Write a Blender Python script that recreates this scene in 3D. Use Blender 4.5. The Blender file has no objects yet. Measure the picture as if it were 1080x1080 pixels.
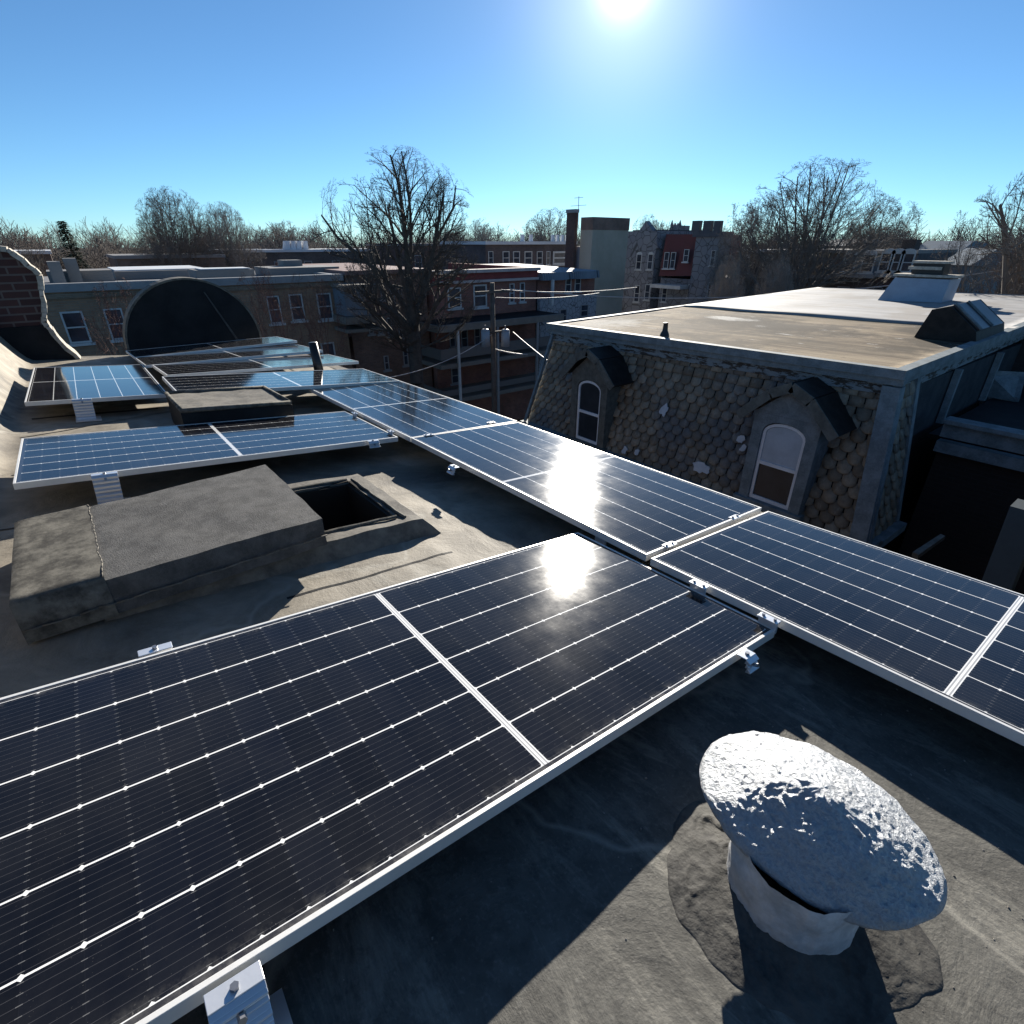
import bpy, math, random
from mathutils import Vector, Matrix, noise
R_ = math.radians
scn = bpy.context.scene
COL = scn.collection
# ---------------------------------------------------------------- camera / light
# world axes follow the street grid: +x towards the back of the row, +y across to the next house; z=0 is the photographer's eye
F_, PITCH, YAW = 561.04, R_(26.924), R_(-52.145)
def tog(v):
    A = Vector((math.cos(YAW), math.sin(YAW), 0)); B = Vector((-math.sin(YAW), math.cos(YAW), 0))
    return Vector((v.dot(A), v.dot(B), v.z))
CR = tog(Vector((1, 0, 0)))
CF = tog(Vector((0, math.cos(PITCH), -math.sin(PITCH))))
CU = tog(Vector((0, math.sin(PITCH), math.cos(PITCH))))
cam = bpy.data.cameras.new('camera'); co = bpy.data.objects.new('camera', cam); COL.objects.link(co)
cam.sensor_width = 36; cam.lens = 36 * F_ / 1080; cam.clip_start = .05; cam.clip_end = 5000
co.matrix_world = Matrix(((CR.x, CU.x, -CF.x, 0), (CR.y, CU.y, -CF.y, 0), (CR.z, CU.z, -CF.z, 0), (0, 0, 0, 1)))
scn.camera = co
SUN_EL, SUN_AZ = R_(17.9), R_(9.0)
SUN = tog(Vector((math.sin(SUN_AZ) * math.cos(SUN_EL), math.cos(SUN_AZ) * math.cos(SUN_EL), math.sin(SUN_EL))))
w = bpy.data.worlds.new('World'); scn.world = w; w.use_nodes = True
nt = w.node_tree; sky = nt.nodes.new('ShaderNodeTexSky'); sky.sky_type = 'NISHITA'; sky.sun_disc = False
sky.sun_elevation = SUN_EL; sky.sun_rotation = math.atan2(SUN.x, SUN.y)
sky.air_density = 1.25; sky.dust_density = 1.0; sky.ozone_density = 3.0; sky.altitude = 4500
hs = nt.nodes.new('ShaderNodeHueSaturation'); hs.inputs['Saturation'].default_value = .95; nt.links.new(sky.outputs[0], hs.inputs['Color'])
wb = nt.nodes.new('ShaderNodeMix'); wb.data_type = 'RGBA'; wb.blend_type = 'MULTIPLY'; wb.inputs[0].default_value = 1; nt.links.new(hs.outputs[0], wb.inputs[6]); wb.inputs[7].default_value = (.6, .875, 1.02, 1)   # the phone's cool daylight balance
# bright aureole of forward-scattered light round the sun's direction
tcs = nt.nodes.new('ShaderNodeTexCoord'); dp = nt.nodes.new('ShaderNodeVectorMath'); dp.operation = 'DOT_PRODUCT'; nt.links.new(tcs.outputs['Generated'], dp.inputs[0]); dp.inputs[1].default_value = SUN
def wmath(op, a, b):
    n_ = nt.nodes.new('ShaderNodeMath'); n_.operation = op
    for i_, v_ in enumerate((a, b)):
        if isinstance(v_, (int, float)): n_.inputs[i_].default_value = v_
        else: nt.links.new(v_, n_.inputs[i_])
    return n_.outputs[0]
dpos = wmath('MAXIMUM', dp.outputs['Value'], 0.)
glow = wmath('ADD', wmath('MULTIPLY', wmath('POWER', dpos, 1900.), 9.), wmath('ADD', wmath('MULTIPLY', wmath('POWER', dpos, 170.), 3.6), wmath('MULTIPLY', wmath('POWER', dpos, 28.), .7)))
gc = nt.nodes.new('ShaderNodeCombineColor'); nt.links.new(glow, gc.inputs[0]); nt.links.new(glow, gc.inputs[1]); nt.links.new(wmath('MULTIPLY', glow, .97), gc.inputs[2])
ad = nt.nodes.new('ShaderNodeMix'); ad.data_type = 'RGBA'; ad.blend_type = 'ADD'; ad.inputs[0].default_value = 1; nt.links.new(wb.outputs[2], ad.inputs[6]); nt.links.new(gc.outputs[0], ad.inputs[7])
nt.links.new(ad.outputs[2], nt.nodes['Background'].inputs[0]); nt.nodes['Background'].inputs[1].default_value = .057
sl = bpy.data.lights.new('sun', 'SUN'); so = bpy.data.objects.new('sun', sl); COL.objects.link(so)
sl.energy = 5.0; sl.angle = R_(.5); sl.color = (1, .935, .83)
so.rotation_euler = (-SUN).to_track_quat('-Z', 'Y').to_euler()
scn.view_settings.view_transform = 'Standard'; scn.view_settings.look = 'None'
scn.view_settings.exposure = 1.15; scn.view_settings.gamma = 1
# ---------------------------------------------------------------- helpers
def ray(px, py): return CF + CR * ((px - 540) / F_) + CU * ((540 - py) / F_)
def onx(px, py, X): r = ray(px, py); return r * (X / r.x)
def ony(px, py, Y): r = ray(px, py); return r * (Y / r.y)
def onz(px, py, Z): r = ray(px, py); return r * (Z / r.z)
SX, SY, NN = .0324, -.0849, 1.00412
def onroof(px, py, d=1.235): r = ray(px, py); return r * (-d * NN / (r.z - SX * r.x - SY * r.y))
def roofz(x, y, d=1.235): return -d * NN + SX * x + SY * y
random.seed(5)
X_, Y_, Z_ = Vector((1, 0, 0)), Vector((0, 1, 0)), Vector((0, 0, 1))
BAS = (X_, Y_, Z_)
class MB:
    def __init__(s): s.v = []; s.f = []
    def quad(s, *p):
        b = len(s.v); s.v += [Vector(q) for q in p]; s.f.append(tuple(range(b, b + len(p)))); return s
    def box(s, c, d, bas=BAS, taper=1.0):
        c = Vector(c); b = len(s.v)
        for k in (-1, 1):
            t = taper if k > 0 else 1
            for i, j in ((-1, -1), (1, -1), (1, 1), (-1, 1)):
                s.v.append(c + bas[0] * (i * d[0] / 2 * t) + bas[1] * (j * d[1] / 2 * t) + bas[2] * (k * d[2] / 2))
        for q in ((0, 3, 2, 1), (4, 5, 6, 7), (0, 1, 5, 4), (1, 2, 6, 5), (2, 3, 7, 6), (3, 0, 4, 7)): s.f.append(tuple(b + i for i in q))
        return s
    def bb(s, x0, x1, y0, y1, z0, z1): return s.box(((x0 + x1) / 2, (y0 + y1) / 2, (z0 + z1) / 2), (abs(x1 - x0), abs(y1 - y0), abs(z1 - z0)))
    def prism(s, pts, ext):
        """pts: closed polygon (3D), ext: extrusion vector"""
        b = len(s.v); n = len(pts); ext = Vector(ext)
        s.v += [Vector(p) for p in pts] + [Vector(p) + ext for p in pts]
        s.f.append(tuple(b + i for i in range(n))); s.f.append(tuple(b + n + i for i in reversed(range(n))))
        for i in range(n): j = (i + 1) % n; s.f.append((b + j, b + i, b + n + i, b + n + j))
        return s
    def tube(s, p0, p1, r0, r1=None, n=8, cap=True):
        p0, p1 = Vector(p0), Vector(p1); r1 = r0 if r1 is None else r1
        d = (p1 - p0).normalized(); a = d.orthogonal().normalized(); c = d.cross(a); b = len(s.v)
        for p, r in ((p0, r0), (p1, r1)):
            for i in range(n):
                t = 2 * math.pi * i / n; s.v.append(p + a * (math.cos(t) * r) + c * (math.sin(t) * r))
        for i in range(n): j = (i + 1) % n; s.f.append((b + i, b + j, b + n + j, b + n + i))
        if cap: s.f.append(tuple(b + i for i in reversed(range(n)))); s.f.append(tuple(b + n + i for i in range(n)))
        return s
    def line(s, pts, r, n=5):
        for a, b in zip(pts, pts[1:]): s.tube(a, b, r, r, n)
        return s
    def lathe(s, c, prof, n=32, ax=Z_):
        c = Vector(c); a = ax.orthogonal().normalized(); e = ax.cross(a); b = len(s.v)
        for r, z in prof:
            for i in range(n):
                t = 2 * math.pi * i / n; s.v.append(c + ax * z + a * (math.cos(t) * r) + e * (math.sin(t) * r))
        for k in range(len(prof) - 1):
            for i in range(n): j = (i + 1) % n; s.f.append((b + k * n + i, b + k * n + j, b + (k + 1) * n + j, b + (k + 1) * n + i))
        return s
    def build(s, name, mat, parent=None, smooth=False, bevel=0):
        me = bpy.data.meshes.new(name)
        off = Vector(parent['_w']) if parent is not None and '_w' in parent else Vector((0, 0, 0))
        me.from_pydata([v - off for v in s.v], [], s.f); me.materials.append(mat); me.update()
        if smooth: me.polygons.foreach_set('use_smooth', [True] * len(me.polygons))
        o = bpy.data.objects.new(name, me); COL.objects.link(o)
        if parent is not None:
            o.parent = parent
            if '_w' in parent: o['_w'] = (0., 0., 0.); o['_w'] = tuple(off)
        if bevel:
            m = o.modifiers.new('bevel', 'BEVEL'); m.width = bevel; m.segments = 2; m.limit_method = 'ANGLE'
        return o
def tag(o, label, cat, group=None):
    o['label'] = label; o['category'] = cat
    if group: o['group'] = group
    return o
def thing(name, label, cat, loc=(0, 0, 0), group=None):
    o = bpy.data.objects.new(name, None); COL.objects.link(o); o.location = loc; o['_w'] = tuple(Vector(loc)); o.empty_display_size = .1
    return tag(o, label, cat, group)
def struct(o): o['kind'] = 'structure'; return o
# ---------------------------------------------------------------- materials
class NT:
    def __init__(s, name):
        s.m = bpy.data.materials.new(name); s.m.use_nodes = True; s.t = s.m.node_tree
        s.b = s.t.nodes['Principled BSDF']
    def n(s, k, **kw):
        o = s.t.nodes.new(k)
        for a, b in kw.items(): setattr(o, a, b)
        return o
    def l(s, a, b): s.t.links.new(a, b)
    def val(s, sock, v):
        if isinstance(v, (int, float)): sock.default_value = v
        elif isinstance(v, tuple): sock.default_value = v if len(v) == 4 or sock.type == 'VECTOR' else (*v, 1)
        else: s.l(v, sock)
    def m_(s, op, a, b=0.0, c=0.0):
        o = s.n('ShaderNodeMath', operation=op); s.val(o.inputs[0], a); s.val(o.inputs[1], b); s.val(o.inputs[2], c); return o.outputs[0]
    def mix(s, f, a, b, blend='MIX'):
        o = s.n('ShaderNodeMix', data_type='RGBA', blend_type=blend); s.val(o.inputs[0], f); s.val(o.inputs[6], a); s.val(o.inputs[7], b); return o.outputs[2]
    def coord(s, k='Object'): return s.n('ShaderNodeTexCoord').outputs[k]
    def pos(s): return s.n('ShaderNodeNewGeometry').outputs['Position']
    def noise(s, vec, scale, detail=6, rough=.6, dist=0):
        o = s.n('ShaderNodeTexNoise'); s.l(vec, o.inputs['Vector']); o.inputs['Scale'].default_value = scale; o.inputs['Detail'].default_value = detail
        o.inputs['Roughness'].default_value = rough; o.inputs['Distortion'].default_value = dist; return o.outputs[0]
    def scale(s, vec, v, rot=(0, 0, 0)):
        o = s.n('ShaderNodeMapping'); s.l(vec, o.inputs[0]); o.inputs['Scale'].default_value = v; o.inputs['Rotation'].default_value = rot; return o.outputs[0]
    def ramp(s, f, lo, hi, a=0., b=1.):
        o = s.n('ShaderNodeMapRange'); s.l(f, o.inputs[0]); o.inputs[1].default_value = lo; o.inputs[2].default_value = hi
        o.inputs[3].default_value = a; o.inputs[4].default_value = b; return o.outputs[0]
    def bump(s, h, st=.5, d=.01, prev=None):
        o = s.n('ShaderNodeBump'); o.inputs['Strength'].default_value = st; o.inputs['Distance'].default_value = d; s.l(h, o.inputs['Height'])
        if prev is not None: s.l(prev, o.inputs['Normal'])
        return o.outputs[0]
    def out(s, col=None, rough=None, metal=None, nrm=None, spec=None):
        for k, v in (('Base Color', col), ('Roughness', rough), ('Metallic', metal), ('Normal', nrm), ('Specular IOR Level', spec)):
            if v is not None: s.val(s.b.inputs[k], v)
        return s.m
MATS = {}
def cached(fn):
    def g(*a):
        k = (fn.__name__,) + a
        if k not in MATS: MATS[k] = fn(*a)
        return MATS[k]
    return g
@cached
def mottled(name, a, b, sc=3., rough=.8, metal=0., bs=.3, fine=60.):
    m = NT(name); p = m.pos()
    f = m.ramp(m.noise(p, sc, 8, .65), .4, .6); g = m.ramp(m.noise(p, fine, 3, .6), .3, .7)
    c = m.mix(m.m_('MULTIPLY', m.m_('ADD', m.m_('MULTIPLY', f, .7), m.m_('MULTIPLY', g, .3)), 1), a, b)
    return m.out(c, rough, metal, m.bump(m.noise(p, fine, 5, .6), bs, .004), .5 if rough < .55 else .2)
@cached
def brick(name, a, b, mortar, bw=.21, bh=.075, var=.5):
    m = NT(name); p = m.pos(); s = m.n('ShaderNodeSeparateXYZ'); m.l(p, s.inputs[0])
    c = m.n('ShaderNodeCombineXYZ'); m.l(m.m_('ADD', s.outputs[0], s.outputs[1]), c.inputs[0]); m.l(s.outputs[2], c.inputs[1])
    t = m.n('ShaderNodeTexBrick'); m.l(c.outputs[0], t.inputs['Vector']); m.val(t.inputs['Color1'], a); m.val(t.inputs['Color2'], b); m.val(t.inputs['Mortar'], mortar)
    t.inputs['Scale'].default_value = 1; t.inputs['Mortar Size'].default_value = bh * .12; t.inputs['Brick Width'].default_value = bw; t.inputs['Row Height'].default_value = bh
    d = m.ramp(m.noise(p, .6, 8, .7), .3, .7, 1 - var, 1.15)
    o = m.mix(1, t.outputs[0], m_grey(m, d), 'MULTIPLY')
    return m.out(o, .9, 0., m.bump(t.outputs['Fac'], -.4, .01))
def m_grey(m, f):
    c = m.n('ShaderNodeCombineColor')
    for i in range(3): m.l(f, c.inputs[i])
    return c.outputs[0]
@cached
def stone(name, a, b, mortar, sc=2.2):
    m = NT(name); p = m.pos()
    v = m.n('ShaderNodeTexVoronoi'); m.l(p, v.inputs[0]); v.inputs['Scale'].default_value = sc
    e = m.n('ShaderNodeTexVoronoi', feature='DISTANCE_TO_EDGE'); m.l(p, e.inputs[0]); e.inputs['Scale'].default_value = sc
    s = m.n('ShaderNodeSeparateColor'); m.l(v.outputs['Color'], s.inputs[0])
    c = m.mix(s.outputs[0], a, b); c = m.mix(m.ramp(e.outputs[0], .02, .05), mortar, c)
    return m.out(c, .9, 0., m.bump(e.outputs[0], .6, .03))
@cached
def glassy(name, c=(.02, .025, .03), r=.08):
    m = NT(name); p = m.pos(); f = m.noise(p, 1.3, 3)
    return m.out(m.mix(m.ramp(f, .35, .65), c, tuple(min(1, k * 2.2) for k in c)), r, 0., m.bump(m.noise(p, .8, 2), .08, .05), .6)
@cached
def plain(name, c, rough=.6, metal=0.): return mottled(name, c, tuple(k * .8 for k in c), 2., rough, metal, .1, 30.)

def roof_mat():
    m = NT('roof_membrane'); p = m.pos()
    n1 = m.noise(p, .7, 10, .62, .4); n2 = m.noise(p, 3.2, 8, .7, .5); n3 = m.noise(p, 95, 3, .6)
    st = m.noise(m.scale(p, (1.0, 3.5, 1), (0, 0, .5)), 2.2, 9, .75, .8)
    s = m.n('ShaderNodeSeparateXYZ'); m.l(p, s.inputs[0])
    t = m.ramp(s.outputs[0], -2.3, -1.0)                              # newer dark cap sheet on the rear roof, weathered tan sheet further on
    tan = m.mix(m.ramp(n2, .3, .7), (.14, .122, .095), (.34, .3, .238)); tan = m.mix(m.ramp(n1, .5, .66), tan, (.085, .075, .062))
    dk = m.mix(m.ramp(n2, .35, .68), (.06, .058, .052), (.13, .125, .11)); dk = m.mix(m.m_('MULTIPLY', m.ramp(st, .5, .66), .75), dk, (.24, .228, .195)); dk = m.mix(m.ramp(m.noise(p, 28, 6, .75), .5, .68, 0, .55), dk, (.035, .034, .032))
    c = m.mix(t, tan, dk); c = m.mix(m.m_('MULTIPLY', m.ramp(st, .6, .8), .22), c, (.3, .28, .235))
    c = m.mix(m.ramp(n3, .55, .8, 0, .3), c, (.3, .29, .26))
    ring = m.m_('ABSOLUTE', m.m_('SUBTRACT', m.noise(p, .9, 4, .5), .53)); c = m.mix(m.ramp(ring, .0, .012, .45, 0.), c, (.36, .34, .29))   # tide marks left by ponding
    c = m.mix(m.ramp(m.noise(p, 1.7, 7, .6), .6, .66, 0, .55), c, (.03, .029, .027))
    b = m.bump(n3, .4, .003); b = m.bump(n2, .35, .03, b)
    return m.out(c, .7, 0., b, .25)
M_ROOF = roof_mat()
M_LID = mottled('granulated_felt', (.055, .054, .053), (.115, .112, .108), 12., .85, 0., .8, 160.)
M_PATCH = mottled('weathered_felt', (.04, .037, .032), (.17, .158, .132), 13., .85, 0., .5, 40.)
M_MASTIC = mottled('roofing_mastic', (.035, .034, .033), (.1, .096, .086), 9., .7, 0., .8, 60.)
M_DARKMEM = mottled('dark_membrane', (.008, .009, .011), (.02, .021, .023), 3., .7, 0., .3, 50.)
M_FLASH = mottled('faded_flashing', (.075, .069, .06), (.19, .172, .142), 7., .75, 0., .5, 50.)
M_COPING = mottled('coping_mortar', (.3, .27, .22), (.5, .46, .4), 9., .85, 0., .6, 30.)
M_ALU = plain('anodised_aluminium', (.74, .73, .7), .42, .2)
M_CLAMP = plain('mill_finish_aluminium', (.75, .77, .8), .32, .6)
M_BOLT = plain('steel_bolt', (.35, .35, .36), .35, .9)
M_VOID = plain('shaft_shade', (.03, .025, .02), .9)  # near-black colour that paints the shade inside the hatch
M_BLACKPIPE = plain('black_pipe', (.012, .012, .013), .45)
def silver_mat():
    m = NT('flaking_aluminium_paint'); p = m.pos()
    n1 = m.noise(p, 42, 6, .7); n2 = m.noise(p, 130, 4, .7); n3 = m.noise(p, 9, 6, .6)
    c = m.mix(m.ramp(n2, .4, .6), (.38, .4, .43), (.5, .51, .52)); c = m.mix(m.ramp(n3, .55, .68, 0, .35), c, (.33, .33, .33))
    b = m.bump(n1, 1., .02); b = m.bump(n2, .8, .006, b)
    return m.out(c, .55, .7, b)
M_SILVER = silver_mat(); M_NECK = mottled('pale_vent_paint', (.36, .37, .38), (.6, .6, .6), 14., .6, .1, .8, 60.)
PW, PL = 1.04, 2.21
def cell_mat():
    m = NT('solar_cells_under_glass'); o = m.coord('Object'); s = m.n('ShaderNodeSeparateXYZ'); m.l(o, s.inputs[0]); X, Y = s.outputs[0], s.outputs[1]
    mx, my, cg = .023, .028, .011
    cw = (PW - 2 * mx) / 6; ch = (PL / 2 - my - cg) / 13
    lx = m.m_('DIVIDE', m.m_('SUBTRACT', X, mx), cw); fx = m.m_('FRACT', lx); dx = m.m_('MULTIPLY', m.m_('MINIMUM', fx, m.m_('SUBTRACT', 1., fx)), cw)
    yc = m.m_('SUBTRACT', m.m_('ABSOLUTE', m.m_('SUBTRACT', Y, PL / 2)), cg)
    ly = m.m_('DIVIDE', yc, ch); fy = m.m_('FRACT', ly); dy = m.m_('MULTIPLY', m.m_('MINIMUM', fy, m.m_('SUBTRACT', 1., fy)), ch)
    row = m.m_('LESS_THAN', dx, .0021); dia = m.m_('LESS_THAN', m.m_('ADD', dx, dy), .0068)
    gap = m.m_('LESS_THAN', dy, .0007)
    fb = m.m_('FRACT', m.m_('MULTIPLY', lx, 9.)); db = m.m_('MULTIPLY', m.m_('ABSOLUTE', m.m_('SUBTRACT', fb, .5)), cw / 9)
    bus = m.m_('LESS_THAN', db, .00045); dash = m.m_('MULTIPLY', m.m_('LESS_THAN', db, .0008), m.m_('LESS_THAN', dy, .0045))
    mid = m.m_('LESS_THAN', yc, 0.); mids = m.m_('LESS_THAN', m.m_('ABSOLUTE', m.m_('ADD', yc, cg * .52)), .0022)
    edge = m.m_('MAXIMUM', m.m_('LESS_THAN', X, mx), m.m_('GREATER_THAN', X, PW - mx)); edge = m.m_('MAXIMUM', edge, m.m_('GREATER_THAN', yc, PL / 2 - my - cg))
    rnd = m.n('ShaderNodeTexWhiteNoise', noise_dimensions='2D'); cb = m.n('ShaderNodeCombineXYZ'); m.l(m.m_('FLOOR', lx), cb.inputs[0]); m.l(m.m_('FLOOR', ly), cb.inputs[1]); m.l(cb.outputs[0], rnd.inputs[0])
    cell = m.mix(rnd.outputs[0], (.003, .0034, .0055), (.0055, .0065, .011))
    c = m.mix(m.m_('MULTIPLY', gap, .1), cell, (.03, .03, .035)); c = m.mix(bus, c, (.05, .05, .055)); c = m.mix(dash, c, (.13, .13, .13))
    wh = (.82, .82, .8)
    c = m.mix(m.m_('MAXIMUM', row, dia), c, wh); c = m.mix(mid, c, wh); c = m.mix(mids, c, (.38, .38, .38)); c = m.mix(edge, c, (.03, .03, .035))
    p = m.pos(); d1 = m.noise(p, 2.5, 8, .7); d2 = m.noise(p, 240, 2, .5); d3 = m.noise(m.scale(p, (3, 25, 1), (0, 0, .7)), 6, 5, .7)
    dust = m.m_('ADD', m.ramp(d1, .4, .75, .004, .03), m.m_('MULTIPLY', m.ramp(d2, .72, .78), m.ramp(d1, .4, .6, 0, .35)))
    dust = m.m_('ADD', dust, m.ramp(d3, .68, .8, 0, .05))
    ed = m.ramp(m.m_('MINIMUM', X, m.m_('SUBTRACT', PW, X)), .012, .05, 1., 0.); dust = m.m_('ADD', dust, m.m_('MULTIPLY', m.m_('MULTIPLY', ed, m.ramp(m.noise(p, 30, 6, .7), .45, .7)), .22))
    c = m.mix(dust, c, (.45, .43, .39))
    r = m.ramp(m.noise(p, 6, 8, .7), .3, .75, .06, .11)
    return m.out(c, r, 0., m.bump(m.noise(p, .9, 2), .02, .05), .32)
M_CELL = cell_mat()
# ---------------------------------------------------------------- setting: ground, street
g = MB().bb(-1500, 1500, -1500, 1500, -12.2, -11.2).build('ground', mottled('winter_ground', (.05, .048, .035), (.1, .09, .065), .05)); struct(g)
g = MB().bb(-23.5, -15, -400, 400, -11.2, -11.12).build('street', mottled('asphalt', (.045, .045, .047), (.06, .06, .06), .5)); struct(g)
g = MB().bb(-15, -11.6, -400, 400, -11.2, -11.0).build('pavement', mottled('concrete_slabs', (.2, .195, .18), (.3, .29, .27), .7)); struct(g)
g = MB().bb(-27.4, -23.5, -400, 400, -11.2, -11.0).build('pavement', mottled('concrete_slabs', (.2, .195, .18), (.3, .29, .27), .7)); struct(g)
g = MB().bb(-11.5, 8, 3.15, 8.3, -11.2, -11.08).build('alley', mottled('alley_concrete', (.1, .1, .095), (.16, .155, .145), .7)); struct(g)
# ---------------------------------------------------------------- our row house and its flat roof
X0, X1, Y0, Y1 = -10.75, 2.6, -1.3, 3.02
HX0, HX1, HY0, HY1 = -3.05, -2.42, .05, 1.07     # hatch opening
row = thing('row_house', 'brick row house under the solar panels, its felt covered flat roof filling the foreground', 'house', (-4, 1, -11))
def cant(y): t = max(0, min(1, (-.62 - y) / .5)); return .62 * t * t * (3 - 2 * t)
def roofh(x, y):
    h = roofz(x, y) + cant(y)
    h += .008 * noise.noise(Vector((x * 1.1, y * 1.3, 0))) + .004 * noise.noise(Vector((x * 5, y * 5, 3)))
    # wrinkles of the felt beside the hatch
    dx, dy = x + 1.9, y - 1.5
    h += .012 * math.exp(-(dx * dx * .9 + dy * dy * 2.2)) * abs(noise.noise(Vector((x * 3.2 + y * 2, y * 5, 8)))) * 2
    return h
mb = MB(); st = .05; nx, ny = round((X1 - X0) / st), round((Y1 - Y0) / st)
for i in range(nx + 1):
    for j in range(ny + 1):
        x, y = X0 + i * st, Y0 + j * st; mb.v.append(Vector((x, y, roofh(x, y))))
for i in range(nx):
    for j in range(ny):
        x, y = X0 + (i + .5) * st, Y0 + (j + .5) * st
        if HX0 - .04 < x < HX1 + .04 and HY0 - .04 < y < HY1 + .04: continue
        a = i * (ny + 1) + j; mb.f.append((a, a + ny + 1, a + ny + 2, a + 1))
mb.build('roof', M_ROOF, row, True)
M_BRK = brick('dark_red_brick', (.075, .05, .042), (.05, .036, .032), (.12, .11, .1))
mb = MB(); mb.bb(X0, X1, Y1 - .28, Y1 + .06, -11, -1.78); mb.bb(X0, X0 + .3, Y0 - .2, Y1 - .3, -11, -1.85); mb.bb(X0 + .3, X1, Y0 - .5, Y0 - .02, -11, -1.3)
mb.build('wall', M_BRK, row)
mb = MB()   # metal edge along the alley side
n = 40
for i in range(n):
    a, b = X0 + (X1 - X0) * i / n, X0 + (X1 - X0) * (i + 1) / n
    za, zb = roofh(a, Y1) + .01, roofh(b, Y1) + .01
    mb.prism([(a, Y1 - .06, za), (a, Y1 + .09, za), (a, Y1 + .09, za - .14), (a, Y1 - .06, za - .14)], (b - a, 0, zb - za))
mb.build('roof_edging', M_FLASH, row)
mb = MB()   # top of the parapet on the left
for i in range(60):
    a, b = X0 + .3 + (X1 - X0 - .3) * i / 60, X0 + .3 + (X1 - X0 - .3) * (i + 1) / 60
    za, zb = roofh(a, Y0) + .006, roofh(b, Y0) + .006
    mb.prism([(a, Y0 - .45, za - .06), (a, Y0 + .03, za - .06), (a, Y0 + .03, za + .03), (a, Y0 - .45, za + .03)], (b - a, 0, zb - za))
mb.build('parapet_cap', M_FLASH, row)
# lap seams of the felt
mb = MB()
def seam(pts, w_=.02, h=.004):
    P = []
    for (ax, ay), (bx, by) in zip(pts, pts[1:]):
        k = max(1, int(math.hypot(bx - ax, by - ay) / .05))
        for i in range(k): P.append((ax + (bx - ax) * i / k, ay + (by - ay) * i / k))
    P.append(pts[-1]); L = []
    for i, (x, y) in enumerate(P):
        q = P[min(i + 1, len(P) - 1)]; o = P[max(i - 1, 0)]; d = Vector((q[0] - o[0], q[1] - o[1], 0)).normalized(); nn_ = Vector((-d.y, d.x, 0))
        jx = .006 * noise.noise(Vector((x * 12, y * 12, 1)))
        for s_ in (-1, 1):
            xx, yy = x + nn_.x * (s_ * w_ / 2 + jx), y + nn_.y * (s_ * w_ / 2 + jx); L.append(Vector((xx, yy, roofh(xx, yy) + (h if s_ > 0 else .001))))
    b = len(mb.v); mb.v += L
    for i in range(len(P) - 1): mb.f.append((b + 2 * i, b + 2 * i + 2, b + 2 * i + 3, b + 2 * i + 1))
def rp(px, py): q = onroof(px, py); return (q.x, q.y)
seam([rp(303, 632), rp(400, 605), rp(477, 583)], .012)
seam([(X0 + .5, 2.35), (X1, 2.25)], .03); seam([(-3.4, .2), (-3.45, -.6)], .02); seam([(-4.4, 2.4), (-4.45, -.6)], .02)
seam([(.75, -.6), (.7, 2.9)], .03); seam([rp(405, 395), (-5.5, -.6)], .02); seam([(-6.2, -.55), (-6.25, .4)], .05)
seam([(-1.5, -.6), (-1.5, .25)], .02)
mb.build('lap_seam', M_DARKMEM, row)
# front false wall: scrolled brick parapet and arched gable
wx = -10.4
prof = [(-3.2, -.02), (-.47, -.1), (-.4, -.17), (-.24, -.41), (-.27, -.6), (-.32, -.83), (-.37, -1.02), (-.33, -1.2), (-.24, -1.4), (-.08, -1.66)]
pg = thing('scrolled_gable', 'dark brick scrolled gable with a ragged pale coping at the left edge', 'parapet', (wx - .3, -1.5, -1.8))
split = -1.06
up = [p for p in prof if p[1] > split] + [(-.36, split), (-3.2, split)]
lo = [(-.36, split - .002)] + [p for p in prof if p[1] < split] + [(-.08, -2.4), (-3.2, -2.4), (-3.2, split - .002)]
M_GB = brick('old_gable_brick', (.07, .03, .026), (.04, .018, .018), (.12, .095, .085), .3, .1, .3)
MB().prism([(wx, y, z) for y, z in up], (-.35, 0, 0)).build('wall', M_GB, pg)
MB().prism([(wx + .02, y, z) for y, z in lo], (-.37, 0, 0)).build('flashing', M_DARKMEM, pg)
mb = MB(); pp = []
for (a, b), (c, d) in zip(prof, prof[1:]):
    k = max(2, int(math.hypot(c - a, d - b) / .06))
    for i in range(k): t = i / k; pp.append(Vector((0, a + (c - a) * t + .008 * random.uniform(-1, 1), b + (d - b) * t + .006 * random.uniform(-1, 1))))
for a, b in zip(pp, pp[1:]):
    d = (b - a).normalized(); nrm = Vector((0, -d.z, d.y)); c = (a + b) / 2
    mb.box(Vector((wx - .17, 0, 0)) + c + nrm * .012, ((b - a).length * 1.08, .45, random.uniform(.045, .075)), (d, X_, nrm))
mb.build('coping', M_COPING, pg)
ar = thing('arched_gable', 'black felt covered back of a half-round gable rising behind the far panels', 'gable', (wx - .1, 1.51, -1.7))
def arch_pts(cy, cz, r, n=28): return [(cy + r * math.cos(math.pi * i / n), cz + r * math.sin(math.pi * i / n)) for i in range(n + 1)]
ap = arch_pts(1.5, -1.5, .97)
mb = MB().prism([(wx + .02, y, z) for y, z in ap] + [(wx + .02, .53, -1.9), (wx + .02, 2.47, -1.9)], (-.3, 0, 0)); mb.build('felt_back', M_DARKMEM, ar)
mb = MB()
for (a, b), (c, d) in zip(ap, ap[1:]):
    p, q = Vector((0, a, b)), Vector((0, c, d)); dd = (q - p).normalized(); nr = Vector((0, dd.z, -dd.y))
    mb.box(Vector((wx - .15, 0, 0)) + (p + q) / 2 + nr * .012, ((q - p).length * 1.03, .36, .03), (dd, X_, nr))
mb.build('metal_edge', M_FLASH, ar)
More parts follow.
